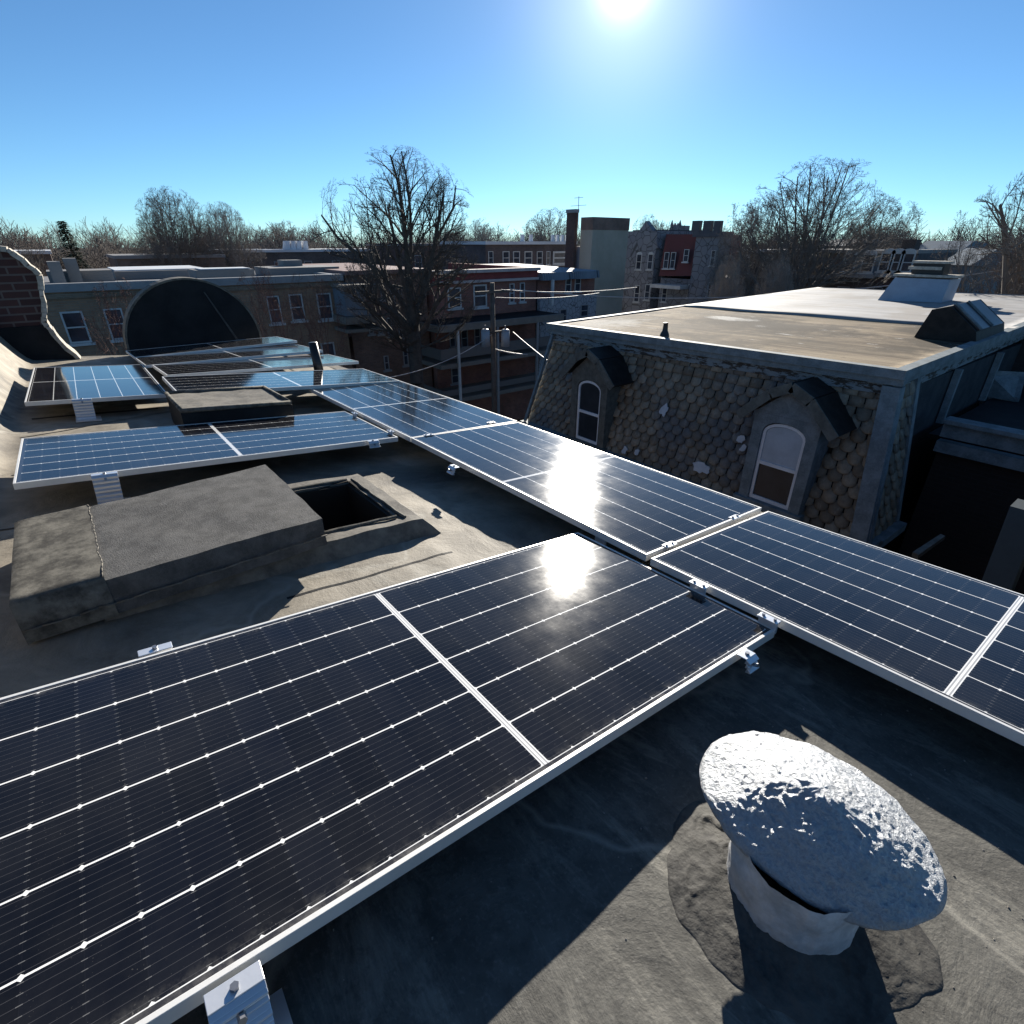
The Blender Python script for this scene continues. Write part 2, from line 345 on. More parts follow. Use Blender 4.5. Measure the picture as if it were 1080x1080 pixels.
mb = MB().prism([(wx + .03, 1.62 + .5, -1.6), (wx + .03, 1.75, -.72), (wx + .03, 1.77, -.72), (wx + .03, 2.16, -1.6)], (.006, 0, 0)); mb.build('felt_seam', mottled('felt_seam', (.05, .05, .05), (.09, .088, .085), 8.), ar)
# ---------------------------------------------------------------- solar panels
def panel_src():
    fr = MB(); t, h = .011, .035
    fr.bb(0, t, 0, PL, -h, 0); fr.bb(PW - t, PW, 0, PL, -h, 0); fr.bb(t, PW - t, 0, t, -h, 0); fr.bb(t, PW - t, PL - t, PL, -h, 0)
    fr.bb(t, .03, t, PL - t, -h, -h + .002); fr.bb(PW - .03, PW - t, t, PL - t, -h, -h + .002)
    gl = MB().bb(t - .001, PW - t + .001, t - .001, PL - t + .001, -.0075, -.0022)
    return fr, gl
fr_, gl_ = panel_src(); PM = {}
def panel(o, ux, uy, label, flip=False):
    """o: corner, ux: direction of the short side, uy: direction of the long side"""
    ux = Vector(ux).normalized(); uy = (Vector(uy) - ux * ux.dot(Vector(uy))).normalized(); uz = ux.cross(uy)
    assert uz.z > 0
    e = bpy.data.objects.new('solar_panel', None); COL.objects.link(e); e.empty_display_size = .2
    e.matrix_world = Matrix(((ux.x, uy.x, uz.x, o[0]), (ux.y, uy.y, uz.y, o[1]), (ux.z, uy.z, uz.z, o[2]), (0, 0, 0, 1)))
    tag(e, label, 'solar panel', 'solar panels on the flat roof')
    if not PM:
        a = fr_.build('frame', M_ALU, e, bevel=.0015); b = gl_.build('cell_sheet', M_CELL, e); PM['a'], PM['b'] = a, b
    else:
        for s in (PM['a'], PM['b']): c = s.copy(); COL.objects.link(c); c.parent = e
    return e
FIT = {'P': ((-1.6673, 1.7218, -1.3203), (0.999, -0.0021, 0.0452), (0.0067, 0.9948, -0.1016)),
'Q': ((-1.2324, 1.752, -1.2742), (0.999, 0.0017, 0.045), (0.0018, 0.9969, -0.0781)),
'R1': ((-3.475, 1.7424, -1.3113), (0.9998, 0.0094, 0.0158), (-0.0082, 0.9971, -0.0754)),
'R2': ((-5.715, 1.73, -1.366), (0.9997, 0.0097, 0.0203), (-0.0084, 0.9978, -0.0654)),
'S1': ((-4.6501, -0.5025, -1.1601), (0.9995, 0.0039, 0.0322), (-0.0009, 0.9956, -0.0941)),
'U': ((-6.6761, 0.5459, -1.2561), (0.9995, -0.0006, 0.0323), (0.0035, 0.9959, -0.09)),
'S2': ((-8.2228, -0.531, -1.2814), (0.9994, -0.0024, 0.0342), (0.0054, 0.9962, -0.0869))}
def vec(k): o, a, b = FIT[k]; return Vector(o), Vector(a).normalized(), Vector(b).normalized()
def along_y(k, label, shift=0):  # long side along y
    o, a, b = vec(k); return panel(o + b * shift, a, b, label)
def along_x(k, label):  # long side along x: local short axis = -b direction
    o, a, b = vec(k); return panel(o + b * PW, -b, a, label)
along_y('P', 'large black panel nearest the camera with sun glare at its far corner', -PL)
along_x('Q', 'panel running out of the frame at right, beside the silver roof vent')
along_x('R1', 'panel beside the open roof hatch with the tall sun glare across its middle')
along_x('R2', 'panel on the alley side between the glare panel and the thin black vent pipe')
along_y('S1', 'blue reflecting panel directly behind the grey hatch lid')
along_y('U', 'panel behind the low felt covered kerb box, reflecting the thin black pipe')
along_x('S2', 'short looking panel at the far left below the brick gable, lit pale blue')
NL, NR = onx(168, 396, -6.9), onx(370, 387, -6.9); FL, FR = onx(131, 369, -10.2), onx(287, 354, -10.2)
for k, lab in ((0, 'panel behind the thin black pipe, nearest row under the arched gable'), (1, 'middle panel of the three rows in front of the arched gable'), (2, 'farthest panel, touching the foot of the arched gable')):
    t = (1.04 + 1.052 * k) / 3.3; L_, R2_ = NL.lerp(FL, t), NR.lerp(FR, t); dy = (R2_ - L_).normalized()
    N2 = NL.lerp(FL, t - .3)
    panel(L_ + dy * (.07 if k == 0 else 0), (N2 - L_), dy, lab)
# ------------------------------------------------ clamps and brackets
def end_bracket(px, py, key, label, out, size=1., foot=True):
    """ridged bracket gripping the frame edge: out = outward horizontal direction"""
    o, a, b = vec(key); nrm = a.cross(b); r = ray(px, py); P = r * (o.dot(nrm) / r.dot(nrm))
    out = Vector(out); out = (out - nrm * out.dot(nrm)).normalized(); sd = nrm.cross(out); B = (out, sd, nrm)
    zr = roofz(P.x, P.y); drop = P.z - zr
    e = thing('panel_bracket', label, 'bracket', (P.x, P.y, zr), 'aluminium brackets on the panel edges'); w_ = .1 * size
    mb = MB(); mb.box(P + out * .004 + nrm * .002, (.034, w_, .004), B)
    # ridged face stepping down and out
    x, z = .021, .0; steps = 7 if foot else 3; hd = max(.05, drop - .012) if foot else .045
    for i in range(steps):
        x2 = x + (.004 if i % 2 else .009); z2 = z - hd / steps
        q = [(x, z + .002), (x2, z - .004), (x2, z2 + .002), (x - .004, z2)]
        mb.prism([P + out * u + nrm * v - sd * (w_ / 2) for u, v in q], sd * w_)
        mb.prism([P + out * u + nrm * v - sd * (w_ / 2) for u, v in ((x2, z - .004), (x2 + .006, z - .008), (x2 + .006, z - .012), (x2, z - .014))], sd * w_)
        x = x + .004; z = z2
    mb.build('ridged_clamp', M_CLAMP, e, bevel=.001)
    mb = MB()
    if foot: mb.box(Vector((P.x, P.y, zr + .012)) + out * .05 , (.16, w_ * 1.3, .012), B)
    if foot: mb.build('base_plate', M_CLAMP, e)
    mb = MB(); mb.tube(P + out * .006 + nrm * .003, P + out * .006 + nrm * .011, .0075, .0075, 6); mb.tube(P + out * .034 - nrm * .02, P + out * .05 - nrm * .014, .007, .007, 6); mb.build('bolt', M_BOLT, e)
    return e
end_bracket(247, 1040, 'P', 'large ridged metal bracket at the bottom edge of the photo on the nearest panel', (1, 0, 0), .85)
end_bracket(786, 690, 'P', 'bracket on the nearest panel close to the silver roof vent', (1, 0, 0), .6, foot=False)
end_bracket(164, 686, 'P', 'bracket on the far edge of the nearest panel, facing the hatch lid', (-1, 0, 0), .9, foot=False)
end_bracket(110, 500, 'S1', 'bracket under the blue panel behind the hatch lid', (1, 0, 0), 1.2)
end_bracket(86, 421, 'S2', 'bracket under the far left panel below the brick gable', (1, 0, 0), 1.4)
end_bracket(480, 492, 'R1', 'small bracket on the left edge of the glare panel', (0, -1, 0), .7, foot=False)
end_bracket(393, 465, 'S1', 'bracket at the right end of the blue panel behind the hatch', (1, 0, 0), .8, foot=False)
def mid_clamp(px, py, key, along, label):
    o, a, b = vec(key); nrm = a.cross(b); r = ray(px, py); P = r * (o.dot(nrm) / r.dot(nrm))
    al = Vector(along); al = (al - nrm * al.dot(nrm)).normalized(); sd = nrm.cross(al); B = (al, sd, nrm)
    e = thing('mid_clamp', label, 'clamp', P, 'small clamps between neighbouring panels')
    MB().box(P + nrm * .003, (.075, .036, .005), B).box(P - nrm * .02, (.07, .012, .05), B).build('clamp_bar', M_CLAMP, e, bevel=.001)
    mb = MB()
    for s in (-.022, .022): mb.tube(P + nrm * .005 + al * s, P + nrm * .013 + al * s, .006, .006, 6)
    mb.build('bolt', M_BOLT, e)
mid_clamp(634, 566, 'P', (1, 0, 0), 'clamp between the nearest panel and the glare panel')
mid_clamp(737, 617, 'Q', (1, 0, 0), 'clamp at the far end of the seam between nearest and right-hand panel')
mid_clamp(811, 653, 'Q', (1, 0, 0), 'clamp near the right corner of the nearest panel')
mid_clamp(775, 546, 'Q', (0, 1, 0), 'clamp on the alley end of the joint between glare panel and right-hand panel')
mid_clamp(706, 575, 'Q', (0, 1, 0), 'clamp on the roof end of the joint between glare panel and right-hand panel')
mid_clamp(452, 459, 'R1', (0, 1, 0), 'clamp at the left end of the joint beyond the glare panel')
mid_clamp(518, 446, 'R1', (0, 1, 0), 'clamp at the alley end of the joint beyond the glare panel')
mid_clamp(374, 436, 'R2', (1, 0, 0), 'round topped clamp left of the alley-side panel, farther one')
mid_clamp(412, 455, 'R2', (1, 0, 0), 'round topped clamp at the corner of the blue panel and the alley-side panel')
# ------------------------------------------------ hatch, lid, low kerb box
def uneven(mb, amp=.004, sc=6):
    for v in mb.v: v += Vector(noise.noise_vector(v * sc)) * amp
def gridbox(c8, nu, nv, nw):
    """box from 8 corners: bottom 4 (ccw) then top 4, subdivided faces"""
    mb = MB(); c = [Vector(p) for p in c8]
    def face(a, b, d, e, n1, n2):
        base = len(mb.v)
        for i in range(n1 + 1):
            for j in range(n2 + 1):
                u, v = i / n1, j / n2; mb.v.append(a.lerp(b, u).lerp(e.lerp(d, u), v))
        for i in range(n1):
            for j in range(n2): q = base + i * (n2 + 1) + j; mb.f.append((q, q + n2 + 1, q + n2 + 2, q + 1))
    face(c[4], c[5], c[6], c[7], nu, nv)
    for k in range(4): a, b = k, (k + 1) % 4; face(c[a], c[b], c[b + 4], c[a + 4], nu if k % 2 == 0 else nv, nw)
    face(c[3], c[2], c[1], c[0], nu, nv)
    return mb
hk = thing('roof_hatch', 'square open roof hatch with a felt covered kerb and dark shaft', 'roof hatch', (-2.7, .6, -1.45))
mb = MB(); ch_ = .085
def curb(x0, x1, y0, y1, s=.09):
    zz = lambda x, y, d: roofz(x, y) + d
    q = [(x0, y0), (x1, y0), (x1, y1), (x0, y1)]
    return q
ox0, ox1, oy0, oy1 = HX0 - .13, HX1 + .12, HY0 - .2, HY1 + .11
for (a0, a1, b0, b1, sl_) in ((ox0, ox1, HY1, oy1, 'n'), (ox0, ox1, oy0, HY0, 's'), (ox0, HX0, HY0, HY1, 'w'), (HX1, ox1, HY0, HY1, 'e')):
    e0 = {'n': (0, 0, 0, .1), 's': (0, 0, .1, 0), 'w': (.1, 0, 0, 0), 'e': (0, .07, 0, 0)}[sl_]
    bx0, bx1, by0, by1 = a0 - e0[0], a1 + e0[1], b0 - e0[2], b1 + e0[3]
    if sl_ in 'ns': bx0 -= .1; bx1 += .07
    zb = [roofz(x, y) - .02 for x, y in ((bx0, by0), (bx1, by0), (bx1, by1), (bx0, by1))]
    zt = [roofz(x, y) + ch_ for x, y in ((a0, b0), (a1, b0), (a1, b1), (a0, b1))]
    g_ = gridbox([(bx0, by0, zb[0]), (bx1, by0, zb[1]), (bx1, by1, zb[2]), (bx0, by1, zb[3]), (a0, b0, zt[0]), (a1, b0, zt[1]), (a1, b1, zt[2]), (a0, b1, zt[3])], 14, 14, 3)
    k = len(mb.v); mb.v += g_.v; mb.f += [tuple(i + k for i in f) for f in g_.f]
uneven(mb, .009, 9); mb.build('kerb', M_FLASH, hk, True)
mb = MB(); zc = roofz(-2.7, .6)
for (a, b, c, d) in ((HX0, HX0 - .02, HY0, HY1), (HX1, HX1 + .02, HY0, HY1), (HX0, HX1, HY0 - .02, HY0), (HX0, HX1, HY1, HY1 + .02)): mb.bb(min(a, b) + .001, max(a, b) - .001, c, d, zc - 1.4, zc + .04)
mb.bb(HX0 - .1, HX1 + .1, HY0 - .1, HY1 + .1, zc - 1.42, zc - 1.4)
for (x0, y0, x1, y1, ox, oy) in ((HX0, HY0, HX0, HY1, .018, 0), (HX1, HY0, HX1, HY1, -.018, 0), (HX0 + .02, HY1, HX1 - .02, HY1, 0, -.018), (HX0 + .02, HY0, HX1 - .02, HY0, 0, .018)):  # dark liner over the kerb's inner faces so the opening reads as shade
    mb.prism([(x0, y0, zc - .5), (x1, y1, zc - .5), (x1, y1, roofz(x1, y1) + ch_ - .012), (x0, y0, roofz(x0, y0) + ch_ - .012)], (ox, oy, 0))
mb.build('shaft', M_VOID, hk)
mb = MB(); z = lambda x, y: roofz(x, y) + ch_ + .006
for (x0, y0, x1, y1) in ((HX0 - .02, HY1 + .03, HX1 + .06, HY1 + .03), (HX1 + .03, HY1, HX1 + .03, HY0 + .3), (HX0 - .03, HY0, HX0 - .03, HY1)):
    pts = [Vector((x0 + (x1 - x0) * i / 14 + random.uniform(-.004, .004), y0 + (y1 - y0) * i / 14 + random.uniform(-.004, .004), 0)) for i in range(15)]
    for p in pts: p.z = z(p.x, p.y)
    mb.line(pts, .009, 6)
mb.build('rim_bead', M_PATCH, hk, True)
lid = thing('hatch_lid', 'long grey felt covered hatch lid slid off its opening, paler patch at its left end', 'hatch lid', (-2.6, .1, -1.35))
TR = [onroof(12, 640, 1.075), onroof(340, 546, 1.0), onroof(280, 490, 1.0), onroof(17, 553, 1.075)]
dn = [.15, .135, .135, .15]
bot = [p + Vector((.012 * (1 if i < 2 else -1), .0, -dn[i])) for i, p in enumerate(TR)]
top = TR
def onlid(u, v, up=0): return top[0].lerp(top[1], u).lerp(top[3].lerp(top[2], u), v) + Vector((0, 0, up))
mb = gridbox(bot + top, 40, 28, 6)
for v in mb.v:
    nn2 = noise.noise(Vector((v.x * 5, v.y * 5, v.z * 5))); v.z += .006 * nn2; v.x += .007 * noise.noise(v * 8 + Vector((5, 0, 0))) ; v.y += .006 * noise.noise(v * 7)
    v.z -= .01 * math.exp(-((v - (top[0] + top[3]) / 2).length / .2) ** 2)
mb.build('felt_cover', M_LID, lid, True)
mb = MB(); k = 14
for i in range(k + 1):
    for j in range(15):
        u, v = -.004 + .245 * i / k, -.004 + 1.008 * j / 14; q = onlid(u, v); q.z += .011 + .006 * noise.noise(Vector((q.x * 5, q.y * 5, q.z * 5))) - (.006 if i in (0,) else 0)
        if i == k: q.y += .012 * noise.noise(q * 14)
        mb.v.append(q)
for i in range(k):
    for j in range(14): a = i * 15 + j; mb.f.append((a, a + 15, a + 16, a + 1))
b0 = len(mb.v)
for i in range(k + 1): q = mb.v[i * 15].copy(); q.z -= .16; q.x += .016; mb.v.append(q)
for i in range(k): mb.f.append((b0 + i, b0 + i + 1, (i + 1) * 15, i * 15))
mb.build('end_patch', M_PATCH, lid, True)
mb = MB(); P = [onlid(.243 + .004 * random.uniform(-1, 1), j / 20, .012) for j in range(21)]; mb.line(P, .0022, 5)
mb.build('torn_lap_edge', M_FLASH, lid, True)
mb = MB(); P = [bot[0].lerp(bot[1], j / 20) + Vector((.016, 0, .055 + .003 * math.sin(j * 2))) for j in range(21)]; mb.line(P, .0035, 5); mb.build('skirt_seam', M_FLASH, lid, True)
kb = thing('kerb_box', 'low square felt topped kerb box between the two rows of blue panels', 'kerb box', (-5.1, .85, -1.45))
q = [(-4.72, .44), (-4.72, 1.27), (-5.55, 1.27), (-5.55, .44)]
mb = gridbox([(x, y, roofz(x, y) - .03) for x, y in q] + [(x, y, roofz(x, y, .985)) for x, y in q], 14, 14, 4); uneven(mb, .008, 7); mb.build('felt_side', M_DARKMEM, kb, True)  # sides in near-black membrane, their shadow put into the colour
mb = MB(); n_ = 14
for i in range(n_ + 1):
    for j in range(n_ + 1):
        x, y = -4.75 - .77 * i / n_, .47 + .77 * j / n_; mb.v.append(Vector((x, y, roofz(x, y, .972) - .01 * math.sin(math.pi * i / n_) * math.sin(math.pi * j / n_) + .006 * noise.noise(Vector((x * 8, y * 8, 0))))))
for i in range(n_):
    for j in range(n_): a = i * (n_ + 1) + j; mb.f.append((a, a + 1, a + n_ + 2, a + n_ + 1))
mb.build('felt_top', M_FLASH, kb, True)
mb = MB(); pts = [Vector((x, y, roofz(x, y, .968))) for x, y in ((-4.73, .45), (-4.73, 1.26), (-5.54, 1.26), (-5.54, .45), (-4.73, .45))]; mb.line(pts, .018, 6); mb.build('felt_fold', M_PATCH, kb, True)
# thin vent pipe between the rows
p = onx(337, 388, -6.84); q = onx(329, 361, -6.86); vp = thing('vent_pipe', 'thin black vent pipe standing between the far panels', 'pipe', (p.x, p.y, roofz(p.x, p.y)))
MB().tube((p.x, p.y, roofz(p.x, p.y)), (p.x - .01, p.y - .03, q.z), .062, .05, 14).build('pipe', M_BLACKPIPE, vp, True)
MB().tube((p.x, p.y, roofz(p.x, p.y)), (p.x, p.y, roofz(p.x, p.y) + .07), .15, .065, 14).build('boot', M_MASTIC, vp, True)
# ------------------------------------------------ silver vent
vc = Vector((-.16, .915, 0)); vc.z = roofz(vc.x, vc.y)
ns = 56
vt = thing('roof_vent', 'squat roof vent with a flaking silver mushroom cap in the right foreground', 'roof vent', vc)
mb = MB(); ns = 120; prof_ = [(.134 - .008 * (i / 24) ** 3, -.03 + .2 * i / 24) for i in range(25)]
mb.lathe(vc, prof_, ns)
for v in mb.v: v += Vector(noise.noise_vector(v * 22)) * .006 + Vector(noise.noise_vector(v * 70)) * .003
mb.build('neck', M_NECK, vt, True)
mb = MB(); cc = vc + Vector((-.026, .086, .165)); ax = Vector((.02, -.02, 1)).normalized()
cp = [(.0, .103), (.012, .1025), (.03, .098)] + [(.03 + .19 * t, .098 - .088 * t + .004 * math.sin(math.pi * t)) for t in [i / 60 for i in range(1, 60)]] + [(.221, .007), (.224, .002), (.223, -.004), (.216, -.006), (.2, -.002), (.1, .02), (.0, .03)]
mb.lathe(cc, cp, 240, ax)
e1 = Vector((.987, .16, 0)); e2 = Vector((-.16, .987, 0))
for v in mb.v:
    d = v - cc; h_ = Vector((d.x, d.y, 0)); v += e1 * (h_.dot(e1) * .11) - e2 * (h_.dot(e2) * .13)
for v in mb.v:
    nz = noise.noise(v * 26) * .35 + noise.noise(v * 9) * .45 + .55 * (1 - abs(noise.noise(v * 48)) * 2.4) * .4 + .22 * noise.noise(v * 110)
    v += ax * (.0085 * nz + .005 * max(0, noise.noise(v * 75) - .1)) + Vector(noise.noise_vector(v * 14)) * .005
mb.build('cap', M_SILVER, vt, True)
mb = MB(); nr, na = 30, 160
for i in range(nr + 1):
    for j in range(na):
        t = 2 * math.pi * j / na; ro = .265 + .05 * noise.noise(Vector((math.cos(t) * 1.4, math.sin(t) * 1.4, 2))) + .01 * noise.noise(Vector((math.cos(t) * 6, math.sin(t) * 6, 4)))
        r = .125 + (ro - .125) * i / nr; x, y = vc.x + r * math.cos(t), vc.y + r * math.sin(t)
        wr = max(0, 1 - abs(noise.noise(Vector((x * 26 + y * 9, y * 15, 3)))) * 7) * max(0, noise.noise(Vector((x * 7, y * 7, 9))) + .25); w2 = max(0, 1 - abs(noise.noise(Vector((x * 50, y * 38 - x * 20, 5)))) * 6) * max(0, noise.noise(Vector((x * 9, y * 9, 4))) + .2)
        hh = .022 * (1 - i / nr) ** 2 + .006 + .004 * noise.noise(Vector((x * 14, y * 14, 0))) + .014 * wr + .007 * w2
        hh *= 1 - (i / nr) ** 5
        if i == nr: hh = -.003
        mb.v.append(Vector((x, y, roofh(x, y) + max(hh, -.004))))
for i in range(nr):
    for j in range(na): k = (j + 1) % na; mb.f.append((i * na + j, (i + 1) * na + j, (i + 1) * na + k, i * na + k))
mb.build('mastic_collar', M_MASTIC, vt, True)
gr_ = random.Random(12); mb = MB()
for i in range(520):
    if i < 260: x, y = gr_.uniform(-1.2, .9), gr_.uniform(-.2, 2.9)
    else: x, y = gr_.uniform(-6, -.9), gr_.uniform(-.55, 2.9)
    if HX0 - .2 < x < HX1 + .2 and HY0 - .3 < y < HY1 + .2: continue
    k = gr_.uniform(.001, .003); a = gr_.uniform(0, 3); mb.box((x, y, roofh(x, y) + k * .5), (k * 2.2, k * 1.4, k), (Vector((math.cos(a), math.sin(a), 0)), Vector((-math.sin(a), math.cos(a), 0)), Z_), .6)
o = mb.build('roof_grit', mottled('pale_grit', (.12, .11, .1), (.35, .33, .3), 40.)); o['kind'] = 'stuff'; tag(o, 'scattered grit and crumbs of mortar on the near flat roof', 'grit')
# ================================================================ neighbouring mansard house
M_BOARD = mottled('peeling_blue_grey_paint', (.12, .145, .155), (.22, .255, .27), 5., .7, 0., .4, 40.)
def peel_mat():
    m = NT('peeling_cornice_paint'); p = m.pos(); f = m.noise(m.scale(p, (1.2, 1.2, 5)), 3.2, 8, .7)
    c = m.mix(m.ramp(f, .5, .54), (.19, .22, .23), (.04, .032, .025)); return m.out(c, .75, 0., m.bump(f, .6, .02))
M_PEEL = peel_mat()
def tan_roof():
    m = NT('tan_gravel_roof'); p = m.pos(); st = m.noise(m.scale(p, (.25, 2.5, 1), (0, 0, -.1)), 1.5, 8, .7); n1 = m.noise(p, .45, 9, .7); n2 = m.noise(p, 40, 3)
    c = m.mix(m.ramp(st, .4, .62), (.11, .083, .055), (.33, .26, .175)); c = m.mix(m.ramp(n1, .46, .56, 0, .8), c, (.06, .05, .038))
    def spot(cx, cy, sx, sy):
        v = m.n('ShaderNodeVectorMath', operation='DISTANCE'); m.l(m.scale(p, (1 / sx, 1 / sy, 0)), v.inputs[0]); v.inputs[1].default_value = (cx / sx, cy / sy, 0); return v.outputs['Value']
    wv = m.m_('MULTIPLY', m.m_('SUBTRACT', m.noise(p, 1.6, 8, .75), .5), 3.2)
    for cx, cy, sx, sy, k, col in ((-6.3, 12.2, 2.6, 1.1, .85, (.045, .038, .03)), (-8.9, 11.2, 1.1, .6, .6, (.07, .06, .045)), (-4.2, 10.4, 1.6, .5, .5, (.08, .065, .045)), (-9.3, 10., .9, 1.2, .5, (.62, .6, .55)), (-7.6, 12.6, .6, .35, .8, (.6, .58, .53))):
        c = m.mix(m.ramp(m.m_('ADD', spot(cx, cy, sx, sy), wv), .45, 1.1, k, 0.), c, col)
    c = m.mix(m.ramp(m.noise(m.scale(p, (.6, 3, 1)), 2.2, 6, .7), .63, .69), c, (.75, .73, .68)); c = m.mix(m.ramp(n2, .4, .7, 0, .2), c, (.1, .09, .08))
    return m.out(c, .9, 0., m.bump(n2, .5, .012), .08)
def pale_roof():
    m = NT('silver_coated_roof'); p = m.pos(); st = m.noise(m.scale(p, (.3, 2, 1)), 1.2, 8, .7)
    c = m.mix(m.ramp(st, .35, .7), (.2, .197, .195), (.38, .372, .365)); c = m.mix(m.ramp(m.noise(p, .7, 8), .5, .6, 0, .7), c, (.18, .155, .13)); return m.out(c, .75, 0., m.bump(st, .2, .02))
def scale_mat(name, a, b, c_):
    m = NT(name); g_ = m.n('ShaderNodeNewGeometry'); p = g_.outputs['Position']; r = g_.outputs['Random Per Island']
    c = m.mix(r, a, b); f = m.noise(p, .5, 6, .6); c = m.mix(m.ramp(f, .52, .6, 0, .75), c, c_); c = m.mix(m.ramp(m.noise(p, 14, 6, .7), .4, .75, 0, .5), c, tuple(k * .4 for k in a)); c = m.mix(m.ramp(m.noise(m.scale(p, (5, 5, .8)), 1.5, 7, .7), .56, .66, 0, .5), c, (.38, .36, .32))
    return m.out(c, .85, 0., m.bump(m.noise(p, 34, 5), .8, .012), .2)
M_SCALE = scale_mat('fish_scale_shingle', (.165, .138, .104), (.34, .292, .222), (.14, .15, .16))
mh = thing('mansard_house', 'neighbouring house with a fish-scale shingle mansard and broad tan flat roof', 'house', (-6, 14, -11))
EY = 9.0; ex0, ex1 = -10.12, -2.6
def mz(x, y): return -1.636 + .0193 * (x + 2.63) + .016 * (y - 9)
BL = 19.6
def slab(x0, x1, y0, y1, top, th, mat, name):
    mb = MB(); n1, n2 = 24, 24; 
    for s_ in (0, 1):
        for i in range(n1 + 1):
            for j in range(n2 + 1):
                x, y = x0 + (x1 - x0) * i / n1, y0 + (y1 - y0) * j / n2
                mb.v.append(Vector((x, y, mz(x, y) + top - s_ * th + (.03 * noise.noise(Vector((x * .6, y * .6, 1))) if s_ == 0 and 0 < i < n1 and 0 < j < n2 else 0))))
    N = (n1 + 1) * (n2 + 1)
    for i in range(n1):
        for j in range(n2): a = i * (n2 + 1) + j; mb.f.append((a, a + n2 + 1, a + n2 + 2, a + 1)); mb.f.append((N + a, N + a + 1, N + a + n2 + 2, N + a + n2 + 1))
    for i in range(n1):
        for j in (0, n2): a = i * (n2 + 1) + j; mb.f.append((a, N + a, N + a + n2 + 1, a + n2 + 1))
    for j in range(n2):
        for i in (0, n1): a = i * (n2 + 1) + j; mb.f.append((a, a + 1, N + a + 1, N + a))
    return mb.build(name, mat, mh, True)
M_TAN = tan_roof(); M_PALE = pale_roof()
slab(ex0, ex1, EY, 14.2, 0, .06, M_TAN, 'roof')
slab(ex0, ex1, 14.2, BL + 3, .03, .09, M_PALE, 'silver_roof_sheet')
slab(ex1, 6.0, 16.3, BL + 3, .03, .09, M_PALE, 'silver_roof_sheet')
# eave cornice: stepped fascia, front and right side
mb = MB()
def fascia(p, q, outv, steps):
    p, q, outv = Vector(p), Vector(q), Vector(outv)
    for (o0, o1, z0, z1) in steps:
        mb.prism([p + outv * o0 + Z_ * z0, p + outv * o1 + Z_ * z0, p + outv * o1 + Z_ * z1, p + outv * o0 + Z_ * z1], q - p)
pa, pb, pc = Vector((ex0, EY, mz(ex0, EY))), Vector((ex1, EY, mz(ex1, EY))), Vector((ex1, 16.3, mz(ex1, 16.3)))
stp = [(-.1, .05, .03, -.1), (-.1, .0, -.102, -.2)]
fascia(pa + Vector((-.05, 0, 0)), pb + Vector((.05, 0, 0)), (0, -1, 0), stp); fascia(pb + Vector((0, .002, 0)), pc, (1, 0, 0), stp)
fascia(pa + Vector((0, .002, 0)), Vector((ex0, BL + 3, mz(ex0, BL + 3))), (-1, 0, 0), stp)
mb.build('gutter_fascia', M_BOARD, mh)
mb = MB(); fascia(pa, pb, (0, -1, 0), [(-.25, -.06, -.2, -.36)]); fascia(pb + Vector((0, .2, 0)), Vector((ex1, 9.95, mz(ex1, 9.95))), (1, 0, 0), [(-.25, -.06, -.2, -.36)]); fascia(Vector((ex1, 10.0, mz(ex1, 10))), pc, (1, 0, 0), [(-.25, -.03, -.2, -.34)])
mb.build('frieze', M_PEEL, mh)
# mansard body planes
TL, TRt = Vector((-10.02, 9.16, -2.0)), Vector((-2.68, 9.16, -1.86)); BLf, BRt = Vector((-10.38, 8.62, -4.15)), Vector((-2.3, 8.66, -4.15))
TB = Vector((-2.68, 9.95, -1.84)); BB_ = Vector((-2.3, 9.95, -4.15))
mb = MB(); back = Vector((0, 12.5, 0))
mb.quad(TL + Vector((0, .06, 0)), BLf + Vector((0, .06, 0)), BRt + Vector((0, .06, 0)), TRt + Vector((0, .06, 0)))
mb.quad(TRt + Vector((-.02, .06, 0)), BRt + Vector((-.02, .06, 0)), BB_ + Vector((-.02, 0, 0)), TB + Vector((-.02, 0, 0)))
mb.quad(TL + Vector((0, .06, 0)), BLf + Vector((0, .06, 0)), BLf + back, TL + back)
mb.build('mansard_backing', plain('tar_paper', (.03, .028, .026), .9), mh)
MB().bb(-10.3, -2.7, 9.7, 22, -11, -2.0).bb(-10.35, -2.35, 8.95, 9.69, -11, -4.16).build('wall', brick('dark_house_brick', (.07, .035, .028), (.045, .028, .022), (.07, .06, .055)), mh)  # house body in very dark brick
